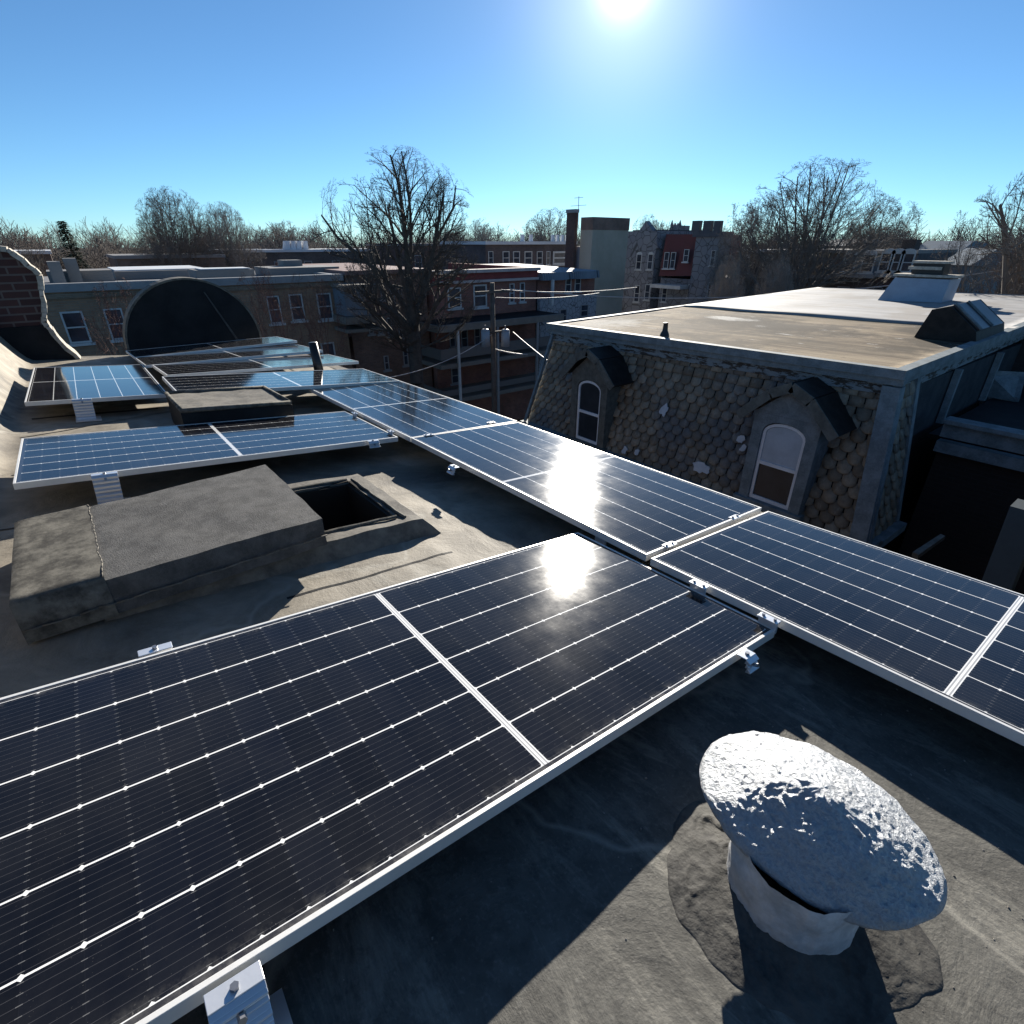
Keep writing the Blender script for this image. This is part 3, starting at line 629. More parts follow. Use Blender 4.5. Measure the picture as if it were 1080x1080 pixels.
def scales(mb, tl, tr, bl, br, rows, width, start=0, rnd=True, skip=None, sq=2):
    nrm = (tr - tl).cross(bl - tl).normalized()
    if nrm.y > 0 and abs(nrm.y) > abs(nrm.x): nrm = -nrm
    if nrm.x < 0 and abs(nrm.x) > abs(nrm.y): nrm = -nrm
    for r in range(rows):
        t0, t1 = r / rows, (r + 1.5) / rows
        a, b = tl.lerp(bl, t0), tr.lerp(br, t0); a1, b1 = tl.lerp(bl, t1), tr.lerp(br, t1)
        L = (b - a).length; n = int(L / width); off = .5 if r % 2 else 0
        for c in range(n + 1):
            u0, u1 = (c - off) / n, (c + 1 - off) / n
            u0, u1 = max(0, u0), min(1, u1)
            if u1 - u0 < .3 / n: continue
            uc = (u0 + u1) / 2; mid = a.lerp(b, uc)
            if skip and skip(mid): continue
            j = random.uniform(-.06, .06) * width; dr = random.uniform(-.04, .04)
            pts = []
            if r < sq: sh = [(0, 0), (1, 0), (1, .93 + dr), (0, .93 + dr)]
            else: sh = [(0, 0), (1, 0), (1, .56)] + [(.5 + .5 * math.cos(R_(q)) + random.uniform(-.025, .025), .56 + .42 * math.sin(R_(q)) ** .75 + dr) for q in range(15, 180, 15)] + [(0, .56)]
            k = len(mb.v); lift = random.uniform(.028, .05)
            for (x, y) in sh:
                uu = u0 + (u1 - u0) * (.04 + .92 * x); tt = y
                q = a.lerp(b, uu).lerp(a1.lerp(b1, uu), tt) + nrm * (.004 + lift * tt); q.x += j * .3
                mb.v.append(q)
            m = len(sh)
            for i in range(m): mb.v.append(mb.v[k + i] - nrm * .012)
            cv = len(mb.v) ; mb.v.append(sum((mb.v[k + i] for i in range(m)), Vector()) / m + nrm * .022 + (a1.lerp(b1, .5) - a.lerp(b, .5)) * .18)
            for i in range(m): mb.f.append((k + i, k + (i + 1) % m, cv))
            for i in range(m): i2 = (i + 1) % m; mb.f.append((k + i, k + m + i, k + m + i2, k + i2))
D2 = (-3.8, 0.0); D1 = (-8.18, -.1)    # dormer centres x, z shift
PATCHES = [(702, 433, .17, .26), (740, 493, .42, .22), (783, 463, .15, .14), (785, 473, .1, .16), (660, 475, .13, .16), (673, 477, .1, .14)]
mb = MB(); scales(mb, TL, TRt, BLf, BRt, 14, .225, skip=lambda p: any(abs(p.x - d[0]) < .5 and p.z < -2.35 + d[1] for d in (D1, D2)))
scales(mb, TRt, TB, BRt, BB_, 14, .225)
mb.build('fish_scale_shingles', M_SCALE, mh, True)
M_SPOT = mottled('bare_white_patch', (.42, .45, .48), (.55, .58, .6), 6., .7)
def on_mansard(px, py):
    nrm = (TRt - TL).cross(BLf - TL).normalized(); r = ray(px, py); return r * (TL.dot(nrm) / r.dot(nrm)), (nrm if nrm.y < 0 else -nrm)
mb = MB()
for (px, py, ww, hh) in PATCHES:
    c, nrm = on_mansard(px, py); up_ = (TL - BLf).normalized(); c = c + nrm * .05; n = 18; pts = []
    for i in range(n):
        t = 2 * math.pi * i / n; k = 1 + .6 * noise.noise(Vector((math.cos(t) * 1.6 + px, math.sin(t) * 1.6, py)))
        pts.append(c + X_ * (ww * .5 * k * math.cos(t)) + up_ * (hh * .5 * k * math.sin(t)))
    mb.prism(pts, nrm * -.02)
mb.build('bare_patch', M_SPOT, mh)
# corner boards
mb = MB()
def board(p, q, wv, th, outv): mb.prism([p, p + wv, p + wv + outv * th, p + outv * th], q - p)
board(TRt + Vector((-.12, -.1, 0)), BRt + Vector((-.14, -.1, 0)), Vector((.24, 0, 0)), .07, Vector((0, -1, 0)))
board(TL + Vector((-.03, -.1, 0)), BLf + Vector((-.03, -.1, 0)), Vector((.07, 0, 0)), .05, Vector((0, -1, 0)))
board(TRt + Vector((.0, -.098, 0)), BRt + Vector((.0, -.098, 0)), Vector((0, .13, 0)), .115, Vector((1, 0, 0)))
board(TB + Vector((.0, -.12, 0)), BB_ + Vector((.0, -.12, 0)), Vector((0, .13, 0)), .06, Vector((1, 0, 0)))
mb.build('corner_board', M_BOARD, mh)
mb = MB(); mb.bb(-10.5, -2.15, 8.42, 8.95, -4.3, -4.16); mb.bb(-2.3, -2.12, 8.96, 9.95, -4.3, -4.16); mb.build('lower_cornice', M_BOARD, mh)
# dormers
M_WHITE = plain('white_window_paint', (.8, .82, .84), .5); M_PANE = mottled('dark_window_glass', (.012, .016, .022), (.03, .035, .045), 2., .3, 0., .05, 3.); M_SHADE = plain('window_blind', (.5, .54, .58), .7)
M_DROOF = mottled('black_dormer_felt', (.012, .012, .012), (.03, .027, .025), 6., .6, 0., .5, 30.); M_DWOOD = mottled('brown_dormer_wood', (.085, .085, .075), (.16, .16, .14), 6., .8, 0., .4, 30.)
def arcx(cx, w_, zs, rise, y, n=10): return [Vector((cx + w_ / 2 * math.cos(math.pi * i / n), y, zs + rise * math.sin(math.pi * i / n))) for i in range(n + 1)]
def dormer(cx, dz, label, blind):
    d = MB(); fy = 8.5; zb, zt = -4.02 + dz, -2.62 + dz
    # cheeks and face boards with the arched opening left open
    ow = .72; d.bb(cx - .54, cx - ow / 2, fy, fy + .09, zb, zt + .12); d.bb(cx + ow / 2, cx + .54, fy, fy + .09, zb, zt + .12)
    arc = arcx(cx, ow, zt - .18, .2, fy, 10)
    poly = [Vector((cx - ow / 2, fy, zt + .12))] + list(reversed(arc)) + [Vector((cx + ow / 2, fy, zt + .12))]
    for a, b in zip(arc, arc[1:]): d.prism([a, b, Vector((b.x, fy, zt + .12)), Vector((a.x, fy, zt + .12))], (0, .09, 0))
    d.prism([(cx - .54, fy, zt + .122), (cx + .54, fy, zt + .122), (cx + .16, fy, zt + .5), (cx - .1, fy, zt + .5)], (0, .09, 0))
    d.bb(cx - .54, cx - .48, fy + .092, fy + .6, zb, zt + .12); d.bb(cx + .48, cx + .54, fy + .092, fy + .6, zb, zt + .12)
    d.bb(cx - .6, cx + .6, fy - .06, fy + .1, zb - .12, zb - .002)
    o = d.build('dormer', M_BOARD if dz == 0 else M_DWOOD, mh)
    if label: o['label'] = label
    r = MB(); ap_ = Vector((cx + .03, fy - .14, zt + .66)); eL, eR = Vector((cx - .76, fy - .14, zt + .04)), Vector((cx + .82, fy - .14, zt + .04)); shL, shR = Vector((cx - .3, fy - .14, zt + .5)), Vector((cx + .36, fy - .14, zt + .5))
    for a, b in ((eL, shL), (shL, ap_), (ap_, shR), (shR, eR)):
        t = (b - a).cross(Y_).normalized(); t = t if t.z > 0 else -t; r.prism([a, b, b + t * .05, a + t * .05], (0, .95, 0))
    r.build('hood', M_DROOF, o)
    r = MB()
    for a, b in ((eL, shL), (shL, ap_), (ap_, shR), (shR, eR)):
        t = (b - a).cross(Y_).normalized(); t = t if t.z > 0 else -t; r.prism([a - t * .1 + Vector((0, -.03, 0)), b - t * .1 + Vector((0, -.03, 0)), b + t * .055 + Vector((0, -.03, 0)), a + t * .055 + Vector((0, -.03, 0))], (0, .028, 0))
    r.build('bargeboard', M_DWOOD, o)
    f = MB(); y = fy + .035; t = .055; za = zt - .2
    f.bb(cx - ow / 2 + .005, cx - ow / 2 + t, y, y + .04, zb + .005, za); f.bb(cx + ow / 2 - t, cx + ow / 2 - .005, y, y + .04, zb + .005, za); f.bb(cx - ow / 2 + t, cx + ow / 2 - t, y, y + .04, zb + .005, zb + .07)
    f.bb(cx - ow / 2 + t, cx + ow / 2 - t, y - .005, y + .04, (zb + zt) / 2 - .05, (zb + zt) / 2 + .01)
    A, B = arcx(cx, ow - .01, za, .2, y), arcx(cx, ow - 2 * t, za, .15, y)
    for i in range(10): f.prism([A[i], A[i + 1], B[i + 1], B[i]], (0, .04, 0))
    wn = f.build('window', M_WHITE, o)
    g_ = MB(); g_.prism([Vector((cx - ow / 2 + .02, fy + .06, zb + .03)), Vector((cx + ow / 2 - .02, fy + .06, zb + .03))] + arcx(cx, ow - .04, za, .18, fy + .06), (0, .008, 0)); g_.build('pane', M_PANE, wn)
    if blind:
        g_ = MB(); g_.prism([Vector((cx - ow / 2 + t, fy + .052, (zb + zt) / 2 + .012)), Vector((cx + ow / 2 - t, fy + .052, (zb + zt) / 2 + .012))] + arcx(cx, ow - 2 * t - .01, za, .14, fy + .052), (0, .006, 0)); g_.build('blind', M_SHADE, wn)
dormer(D2[0], 0.0, 'blue-grey dormer with white arched window, right-hand of the two', True); dormer(D1[0], D1[1], 'brown weathered dormer, left-hand of the two', False)
# rear wing with recessed deck
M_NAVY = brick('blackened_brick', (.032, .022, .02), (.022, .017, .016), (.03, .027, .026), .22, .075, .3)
rw = thing('rear_wing', 'dark brick rear wing with a recessed deck behind pale ledge boards at right', 'house wing', (1, 13, -11))
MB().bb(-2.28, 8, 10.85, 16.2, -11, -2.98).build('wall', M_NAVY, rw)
mb = MB(); mb.bb(-2.3, 8, 10.72, 10.84, -2.86, -2.62); mb.bb(-2.3, 8, 10.6, 10.9, -2.615, -2.55); mb.bb(-2.3, 8, 10.66, 10.84, -3.1, -2.92); mb.build('ledge', M_BOARD, rw)
MB().bb(-2.5, 8, 10.9, 16.2, -2.975, -2.9).build('deck_roof', M_DARKMEM, rw)
MB().bb(-2.72, -2.66, 10.0, 16.2, -2.95, -1.98).build('side_cladding', mottled('dark_clapboard', (.03, .035, .04), (.06, .065, .07), 3.), rw)
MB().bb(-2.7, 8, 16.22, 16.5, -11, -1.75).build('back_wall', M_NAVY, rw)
mb = MB()
for y in (11.7, 14.2): mb.bb(-2.64, -2.54, y, y + .1, -2.9, -1.95)
mb.build('post', M_BOARD, rw)
mb = MB(); a = onz(1030, 412, -2.8); b = onz(1076, 420, -2.8); c = onz(1080, 394, -2.35) + Vector((0, .2, 0)); d = onz(1042, 392, -2.35) + Vector((0, .2, 0))
cb = thing('bulkhead_door', 'slanting grey-blue bulkhead door on the recessed deck', 'bulkhead', (a.x, a.y, -2.9)); mb.prism([a, b, c, d], (0, 0, -.08)); mb.prism([a + Vector((.05, .02, -.08)), b + Vector((-.05, .02, -.08)), c + Vector((-.05, 0, -.08)), d + Vector((.05, 0, -.08))], (0, .15, -.3)); mb.build('door_leaf', M_BOARD, cb)
# mansard corner at far right
cw_ = thing('side_bay', 'grey-blue boarded bay corner cut off by the right edge of the photo', 'bay', (1, 7, -11))
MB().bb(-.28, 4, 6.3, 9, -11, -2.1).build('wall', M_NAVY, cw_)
mb = MB(); mb.prism([(-.62, 6.0, -2.06), (-.42, 6.0, -2.06), (-.3, 5.9, -3.6), (-.52, 5.9, -3.6)], (0, .25, 0)); mb.prism([(-.3, 5.96, -2.06), (-.24, 5.96, -2.06), (-.1, 5.86, -3.6), (-.18, 5.86, -3.6)], (0, .25, 0)); mb.build('corner_board', plain('shaded_blue_board', (.05, .065, .075), .8), cw_)  # boards coloured darker to stand in for the shadow on this corner
pk = thing('loose_plank', 'weathered plank leaning across the dark gap at the foot of the mansard', 'plank', (-1.6, 7.5, -4))
a, b = ony(965, 586, 7.4), ony(994, 566, 7.9); MB().tube(a, b, .05, .04, 4).build('board', M_DWOOD, pk)
# things on the mansard roof
sp = onz(701, 352, -1.68); z0 = mz(sp.x, sp.y); pv = thing('stub_pipe', 'small dark bottle-shaped vent pipe near the front edge of the tan roof', 'pipe', (sp.x, sp.y, z0))
MB().lathe((sp.x, sp.y, z0 - .02), [(.1, 0), (.09, .05), (.055, .12), (.045, .26), (.05, .27), (.0, .27)], 14).build('pipe', M_BLACKPIPE, pv, True)
# black skylight
sk = thing('skylight', 'black slanted skylight box with two pale glazing bars on the tan roof', 'skylight', (-3.3, 12.8, -1.6))
a, b, c = ony(965, 352, 12.3), ony(1022, 358, 12.3), None
ax0, ax1 = a.x, b.x + .12; y0_, y1_ = 12.3, 14.0; zz = mz(-3.3, 12.5)
poly = [(ax0, y0_, zz), (ax1, y0_, zz), (ax1 - .06, y0_, zz + .2), (ax0 + .4, y0_, zz + .58), (ax0 + .14, y0_, zz + .5)]
MB().prism(poly, (0, y1_ - y0_, .02)).build('casing', M_DROOF, sk)
s0, s1 = Vector(poly[3]), Vector(poly[2]); dirv = (s1 - s0); nr = Vector((-dirv.z, 0, dirv.x)).normalized(); nr = nr if nr.z > 0 else -nr
MB().prism([s0 + nr * .01 + Y_ * .1, s1 + nr * .01 + Y_ * .1, s1 + nr * .01 + Y_ * 1.55, s0 + nr * .01 + Y_ * 1.55], nr * .02).build('pane', glassy('skylight_glass', (.012, .014, .018), .3), sk)
mb = MB()
for yy in (.12, .8): mb.prism([s0 + nr * .032 + Y_ * yy, s1 + nr * .032 + Y_ * yy, s1 + nr * .032 + Y_ * (yy + .05), s0 + nr * .032 + Y_ * (yy + .05)], nr * .03)
mb.build('glazing_bar', M_BOARD, sk)
# chimney behind
def bbox_px(Y, l, t, r, b_): p, q = ony(l, t, Y), ony(r, b_, Y); return p, q
cy = 19.0; p, q = ony(951, 279, cy), ony(997, 316, cy); cxm = (p.x + q.x) / 2
ch = thing('chimney', 'wide brick chimney with a blue metal skirt at the back of the pale roof', 'chimney', (cxm, cy + .4, mz(cxm, cy)))
zb = mz(cxm, cy); zt = ony(970, 292, cy).z
MB().prism([(cxm - .95, cy - .15, zb), (cxm + .62, cy - .15, zb), (cxm + .62, cy, zb + .62), (cxm - .72, cy, zb + .62)], (0, .9, 0)).build('skirt', plain('blue_grey_flashing', (.3, .36, .44), .5), ch)
MB().bb(cxm - .7, cxm + .6, cy + .05, cy + .7, zb + .62, zt).build('stack', brick('sooty_brick', (.1, .045, .035), (.06, .035, .03), (.18, .16, .14)), ch)
mb = MB(); mb.bb(cxm - .78, cxm + .7, cy - .02, cy + .78, zt, zt + .06); mb.bb(cxm - .5, cxm + .3, cy + .1, cy + .65, zt + .18, zt + .26); mb.bb(cxm - .45, cxm + .4, cy + .1, cy + .65, zt + .34, zt + .4); mb.build('cap', M_COPING, ch)
MB().bb(cxm - .4, cxm + .35, cy + .15, cy + .6, zt + .062, zt + .338).build('flue', M_BLACKPIPE, ch)
# ================================================================ town behind
def bwin(parent, o, T, N, w_, h, fm, pm, arch=False, bars=1, sill=True):
    """window: o = centre bottom on wall, T = along wall, N = out of wall"""
    B = (T, N, Z_); t = max(.05, w_ * .09); m = MB()
    m.box(o + T * (-w_ / 2 + t / 2) + Z_ * (h / 2) + N * .03, (t, .06, h), B); m.box(o + T * (w_ / 2 - t / 2) + Z_ * (h / 2) + N * .03, (t, .06, h), B)
    m.box(o + Z_ * (t / 2) + N * .03, (w_ - 2 * t, .06, t), B); m.box(o + Z_ * (h - t / 2) + N * .03, (w_ - 2 * t, .06, t), B)
    if bars: m.box(o + Z_ * (h / 2) + N * .025, (w_ - 2 * t, .05, t * .8), B)
    if arch:
        n = 8; pts = [o + Z_ * h + T * (w_ / 2 * math.cos(math.pi * i / n)) + Z_ * (w_ * .3 * math.sin(math.pi * i / n)) + N * .002 for i in range(n + 1)]; m.prism(pts, N * .06)
    if sill: m.box(o - Z_ * .06 + N * .06, (w_ + .2, .12, .1), B)
    f = m.build('window', fm, parent); MB().box(o + Z_ * (h / 2) + N * .012, (w_ - 2 * t, .02, h - 2 * t), B).build('pane', pm, f); return f
M_FR1 = plain('pale_window_trim', (.6, .6, .58), .7); M_FR2 = plain('dull_window_trim', (0.33, 0.33, 0.33), .6); M_PORCH = plain('weathered_porch_paint', (.24, .22, .19), .8); M_DKP = glassy('dark_far_glass', (.03, .035, .045), .12)
M_TARR = mottled('far_flat_roof', (0.198, 0.198, 0.198), (.24, .23, .22), .4, .8, 0., .2, 8.); M_SNOW = mottled('silver_far_roof', (0.627, 0.66, 0.693), (.5, .51, .53), .3)
# A: brown apartment block, facade x=-28
AB = brick('brown_brick', (.38, .235, .145), (.29, .18, .115), (.27, .22, .165), .3, .09, .35)
fx = -28.
A = thing('apartment_block', 'long brown brick block with tall pale windows behind the arched gable', 'apartment building', (fx - 6, 1, -11))
yR = onx(359, 292, fx).y; MB().bb(fx - 11, fx, -14, yR, -11, -1.72).build('wall', AB, A)
MB().bb(fx - 10.7, fx - .3, -13.7, yR - .3, -1.7, -1.6).build('roof', M_TARR, A)
mb = MB(); mb.bb(fx - .3, fx + .12, -14, yR + .1, -1.718, -1.42); mb.bb(fx - 11, fx - .302, yR - .28, yR + .1, -1.718, -1.44); mb.build('cornice', M_FR2, A)
mb = MB(); mb.bb(fx + .03, fx + .1, -14, yR, -1.95, -1.78); mb.build('brick_band', brick('band_brick', (0.281, 0.198, 0.132), (0.198, 0.148, 0.099), (0.247, 0.214, 0.165)), A)
def win_px(parent, X, l, t, r, b_, fm, pm, bars=1, arch=False):
    a, b2 = onx(l, (t + b_) / 2, X), onx(r, (t + b_) / 2, X); zt_, zb_ = onx((l + r) / 2, t, X).z, onx((l + r) / 2, b_, X).z
    bwin(parent, Vector((X, (a.y + b2.y) / 2, zb_)), Y_, X_, abs(b2.y - a.y), zt_ - zb_, fm, pm, arch, bars)
for (l, t, r, b_) in ((68, 328, 92, 362), (113, 325, 133, 358), (283, 312, 296, 341), (306, 310, 320, 338), (335, 309, 350, 337), (340, 361, 354, 392), (300, 363, 314, 392), (20, 330, 42, 366)): win_px(A, fx, l, t, r, b_, M_FR1, M_DKP)
mb = MB()   # clutter of roof kerbs
for (l, r, Xr, h, dpt) in ((48, 118, -31, .5, 2.), (52, 66, -29.5, .9, 1.), (120, 210, -33, .35, 5), (206, 268, -29.5, .45, 2), (70, 84, -30, 1.0, 1.), (285, 358, -31, .4, 3), (300, 320, -33, .7, 1)):
    a, b2 = onx(l, 285, Xr), onx(r, 285, Xr); mb.bb(Xr - dpt, Xr, a.y, b2.y, -1.59, -1.6 + h)
mb.build('roof_kerb', M_TARR, A)
mb = MB(); a, b2 = onx(120, 285, -34), onx(215, 285, -34); mb.bb(-38, -33.4, a.y, b2.y, -1.24, -1.2); a, b2 = onx(210, 285, -30), onx(262, 285, -30); mb.bb(-31, -29.6, a.y, b2.y, -1.14, -1.1); mb.build('pale_roof_sheet', M_SNOW, A)
# B: narrow dark house with enclosed rear bay
Bb = brick('dusky_brick', (.27, .15, .105), (.19, .11, .082), (.22, .18, .155))
yB1 = onx(452, 283, fx).y
B_ = thing('porch_house', 'dark narrow house with a grey enclosed upper porch, right of the brown block', 'house', (fx - 5, 13, -11))
MB().bb(fx - 11, fx - .4, yR + .35, yB1, -11, -1.5).build('wall', Bb, B_); MB().bb(fx - 11.2, fx - .1, yR + .3, yB1 + .1, -1.498, -1.3).build('cornice', plain('rusty_cornice', (0.264, 0.165, 0.148), .7), B_)
for (l, t, r, b_) in ((392, 299, 397, 316), (401, 299, 406, 316), (411, 301, 416, 318), (420, 302, 424, 319), (388, 333, 393, 352), (398, 333, 403, 352), (408, 335, 413, 354), (420, 338, 424, 356), (405, 375, 410, 390), (425, 365, 430, 385)): win_px(B_, fx - .4, l, t, r, b_, M_FR2, M_DKP)
mb = MB(); a, b2 = onx(362, 320, -26.6), onx(394, 320, -26.6); zt_ = onx(375, 300, -26.6).z; zb_ = onx(375, 333, -26.6).z
mb.bb(-28.38, -26.6, a.y + .1, b2.y - .4, zb_, zt_ - .15); mb.build('enclosed_porch', plain('blue_grey_siding', (0.214, 0.247, 0.281), .7), B_)
mb = MB(); mb.bb(-28.38, -26.4, a.y, b2.y - .3, zt_ - .148, zt_); mb.bb(-28.38, -26.3, a.y - .1, b2.y + .4, zb_ - .35, zb_ - .02); mb.bb(-28.38, -26.3, a.y - .1, b2.y + .2, zb_ - .75, zb_ - .6); mb.build('porch_band', M_PORCH, B_)
# C: red cornice house with porch tiers
Cb = brick('deep_red_brick', (.36, .14, .1), (.26, .105, .08), (.26, .2, .17))
y0c, y1c = yB1 + .15, onx(566, 281, fx).y; zc1 = onx(500, 282, fx).z
C_ = thing('red_row_house', 'dark red brick house with a red and white cornice and tiers of wooden porches', 'house', (fx - 5, 19, -11))
MB().bb(fx - 10, fx, y0c, y1c, -11, zc1 - .8).build('wall', Cb, C_)
MB().bb(fx - .3, fx + .1, y0c, y1c, zc1 - .798, zc1 - .28).bb(fx - 10, fx - .31, y0c, y0c + .3, zc1 - .798, zc1 - .1).bb(fx - 10, fx - .31, y1c - .3, y1c, zc1 - .798, zc1 - .1).build('frieze', plain('maroon_paint', (.26, .07, .065), .8), C_)
mb = MB(); mb.bb(fx - .35, fx + .3, y0c - .1, y1c + .1, zc1 - .278, zc1 - .1); mb.bb(fx + .102, fx + .25, y0c, y1c, zc1 - .8, zc1 - .66); mb.build('cornice', plain('faded_pink_trim', (.55, .47, .44), .8), C_)
MB().bb(fx - 9.9, fx - .31, y0c + .31, y1c - .31, zc1 - .797, zc1 - .75).build('roof', mottled('tar_roof', (.02, .02, .02), (.035, .034, .032), 1., .95), C_)
for (l, t, r, b_) in ((472, 303, 486, 325), (499, 300, 513, 324), (537, 299, 542, 319), (548, 298, 553, 318)): win_px(C_, fx, l, t, r, b_, M_FR1, M_DKP)
PXX = -25.4; a, b2, mz_ = onx(463, 341, PXX), onx(586, 330, PXX), 0
ya, yb = a.y, b2.y + .6; zr_ = onx(500, 341, PXX).z
mb = MB(); mb.bb(fx + .002, PXX, ya, yb, zr_ - .02, zr_ + .02); mb.build('porch_roof', M_DARKMEM, C_)
mb = MB(); mb.bb(PXX - .1, PXX + .12, ya - .15, yb, zr_ - .3, zr_ + .02 - .002 + .03); mb.bb(fx + .002, PXX - .102, ya - .15, ya - .02, zr_ - .3, zr_ + .05); mb.build('porch_fascia', M_PORCH, C_)
for k, (t1, t2, t3) in enumerate(((366, 377, 384), (409, 415, 421))):
    z1, z2, z3 = (onx(490, q, PXX).z for q in (t1, t2, t3)); mb = MB()
    mb.bb(PXX - .06, PXX, ya, yb, z2, z1); mb.bb(fx + .002, PXX - .062, ya, ya + .06, z2, z1); mb.build('balustrade', mottled('grey_boards', (0.165, 0.157, 0.148), (.16, .15, .14), 2.), C_)
    mb = MB(); mb.bb(fx + .002, PXX + .05, ya - .05, yb, z3 - .12, z3 + .1); mb.build('porch_floor', M_PORCH, C_)
for px in (482, 482, 548, 575):
    pass
mb = None
for i, px in enumerate((482, 524, 566)):
    p = onx(px, 350, PXX); MB().bb(PXX + .01, PXX + .13, p.y - .06, p.y + .06, -11, zr_ - .302).build('porch_post', M_FR1 if i == 0 else M_FR2, C_)
for (l, t, r, b_) in ((474, 347, 480, 366), (486, 347, 493, 366), (500, 346, 506, 364), (476, 388, 484, 404)): win_px(C_, fx, l, t, r, b_, M_FR2, M_DKP)
# E: house with the blue bay roof and stone base
y0e, y1e = y1c + .1, onx(628, 285, fx).y; E_ = thing('bay_house', 'small house with a rippled blue-grey bay roof and pale stone base behind the power lines', 'house', (fx - 4, 26, -11))
ze = onx(600, 286, fx).z; MB().bb(fx - 9, fx, y0e, y1e, -5.0, ze - .3).build('wall', Cb, E_)
MB().bb(fx - 9, fx + .3, y0e, y1e, -11, onx(600, 312, fx).z).build('stone_base', stone('pale_rubble', (0.33, 0.346, 0.363), (.34, .35, .37), (.12, .12, .13), 3.), E_)
mb = MB(); n = 40
for i in range(n):
    f0, f1 = i / n, (i + 1) / n
    hx = lambda f: .55 * abs(math.sin(math.pi * (f * 2.0 + .1))) ** .7
    for (xx, zz_) in ((0, 0),): pass
    a0, a1 = y0e + (y1e - y0e) * f0, y0e + (y1e - y0e) * f1
    mb.prism([(fx - 9, a0, ze + .2), (fx + .2 + hx(f0), a0, ze), (fx + .3 + hx(f0), a0, ze - .45), (fx - 9, a0, ze - .3)], (0, a1 - a0, 0))
mb.build('bay_roof', plain('blue_grey_bay_roof', (.2, .24, .28), .7), E_)
p = onx(583, 305, fx + .9); zz2 = onx(583, 322, fx + .9).z; MB().bb(fx + .8, fx + .95, p.y - .08, p.y + .08, zz2, ze - .4).build('post', M_FR1, E_)
for (l, t, r, b_) in ((596, 292, 602, 308), (606, 291, 612, 307)): win_px(E_, fx, l, t, r, b_, M_FR1, M_DKP)
for (l, t, r, b_) in ((590, 326, 597, 340), (612, 321, 620, 334)): win_px(E_, fx + .3, l, t, r, b_, M_FR2, M_DKP)
# D: background terrace
Dx = -46.; D_ = thing('back_terrace', 'grey brick terrace with a silver roof behind the red cornice house', 'terrace', (Dx - 4, 38, -11))
a, b2 = onx(512, 258, Dx), onx(606, 256, Dx); MB().bb(Dx - 8, Dx, a.y, b2.y, -11, a.z).build('wall', brick('slate_brick', (0.132, 0.099, 0.099), (0.0907, 0.0742, 0.0742), (0.132, 0.116, 0.116)), D_)
MB().bb(Dx - 8.2, Dx + .3, a.y - .2, b2.y + .1, a.z + .002, a.z + .28).build('roof', M_SNOW, D_)
for (l, r) in ((515, 520), (530, 537), (541, 548), (553, 561), (566, 572), (576, 580), (583, 597)): win_px(D_, Dx, l, 265, r, 279, M_FR1, M_DKP)
mb = MB()
for px in (551, 560, 583, 588, 593, 598): p = onx(px, 250, Dx - 1); mb.tube((Dx - 1, p.y, a.z), (Dx - 1, p.y, a.z + .9), .22, .2, 8)
mb.build('roof_vent', M_SNOW, D_)
# G: blank party wall with brick top, tall chimney
Gx = -33.7; G_ = thing('blank_wall_building', 'tall blank grey rendered party wall topped with a brown brick box', 'building', (Gx - 3, 36, -11))
a, b2 = onx(625, 243, Gx), onx(663, 243, Gx); Gy = a.y; zg = b2.z; x0_ = ony(613, 235, Gy).x; MB().bb(x0_, Gx, a.y, b2.y, -11, zg).build('wall', mottled('grey_render', (.4, .35, .27), (.5, .44, .35), .5), G_)
zt0 = onx(661, 230, Gx).z; x0_ = ony(613, 235, Gy).x; MB().bb(x0_, Gx + .03, Gy - .04, b2.y + .02, zg + .002, zt0).build('brick_top', brick('brown_top_brick', (0.33, 0.181, 0.132), (0.264, 0.165, 0.124), (0.281, 0.231, 0.198)), G_)
x1_ = ony(603, 260, Gy).x; MB().bb(x1_, x0_ - .01, Gy + .02, Gy + .3, -11, zg - 1.2).build('side_wall', plain('skylit_render', (.2, .23, .27), .8), G_)  # bluish colour carries the sky's light on this face
cs = thing('chimney', 'tall slender dark brick chimney left of the blank grey wall', 'chimney', (ony(603, 250, Gy).x, Gy, -1))
a, b2 = ony(598, 221, Gy - .5), ony(608.5, 255, Gy - .5); b2 = ony(605.5, 255, Gy - .5); MB().bb(a.x, b2.x, Gy - .5, Gy - .2, -4, a.z - .25).build('stack', brick('chimney_brick', (0.148, 0.066, 0.0495), (0.099, 0.0495, 0.0462), (0.165, 0.132, 0.116)), cs); MB().bb(a.x - .06, b2.x + .06, Gy - .56, Gy - .14, a.z - .248, a.z).build('cap', M_FR2, cs)
an = thing('tv_antenna', 'thin tv aerial on the mast behind the tall chimney', 'antenna', (ony(609, 224, Gy).x, Gy + .6, b2.z))
p = ony(609.5, 240, Gy + .6); q = ony(610.5, 207, Gy + .6); mb = MB().tube(p, q, .03, .025, 5); 
for zz_, l in ((q.z - .1, .5), (q.z - .65, .9)): mb.tube((q.x - l, q.y, zz_), (q.x + l, q.y, zz_), .02, .02, 4)
mb.build('mast', M_FR2, an)
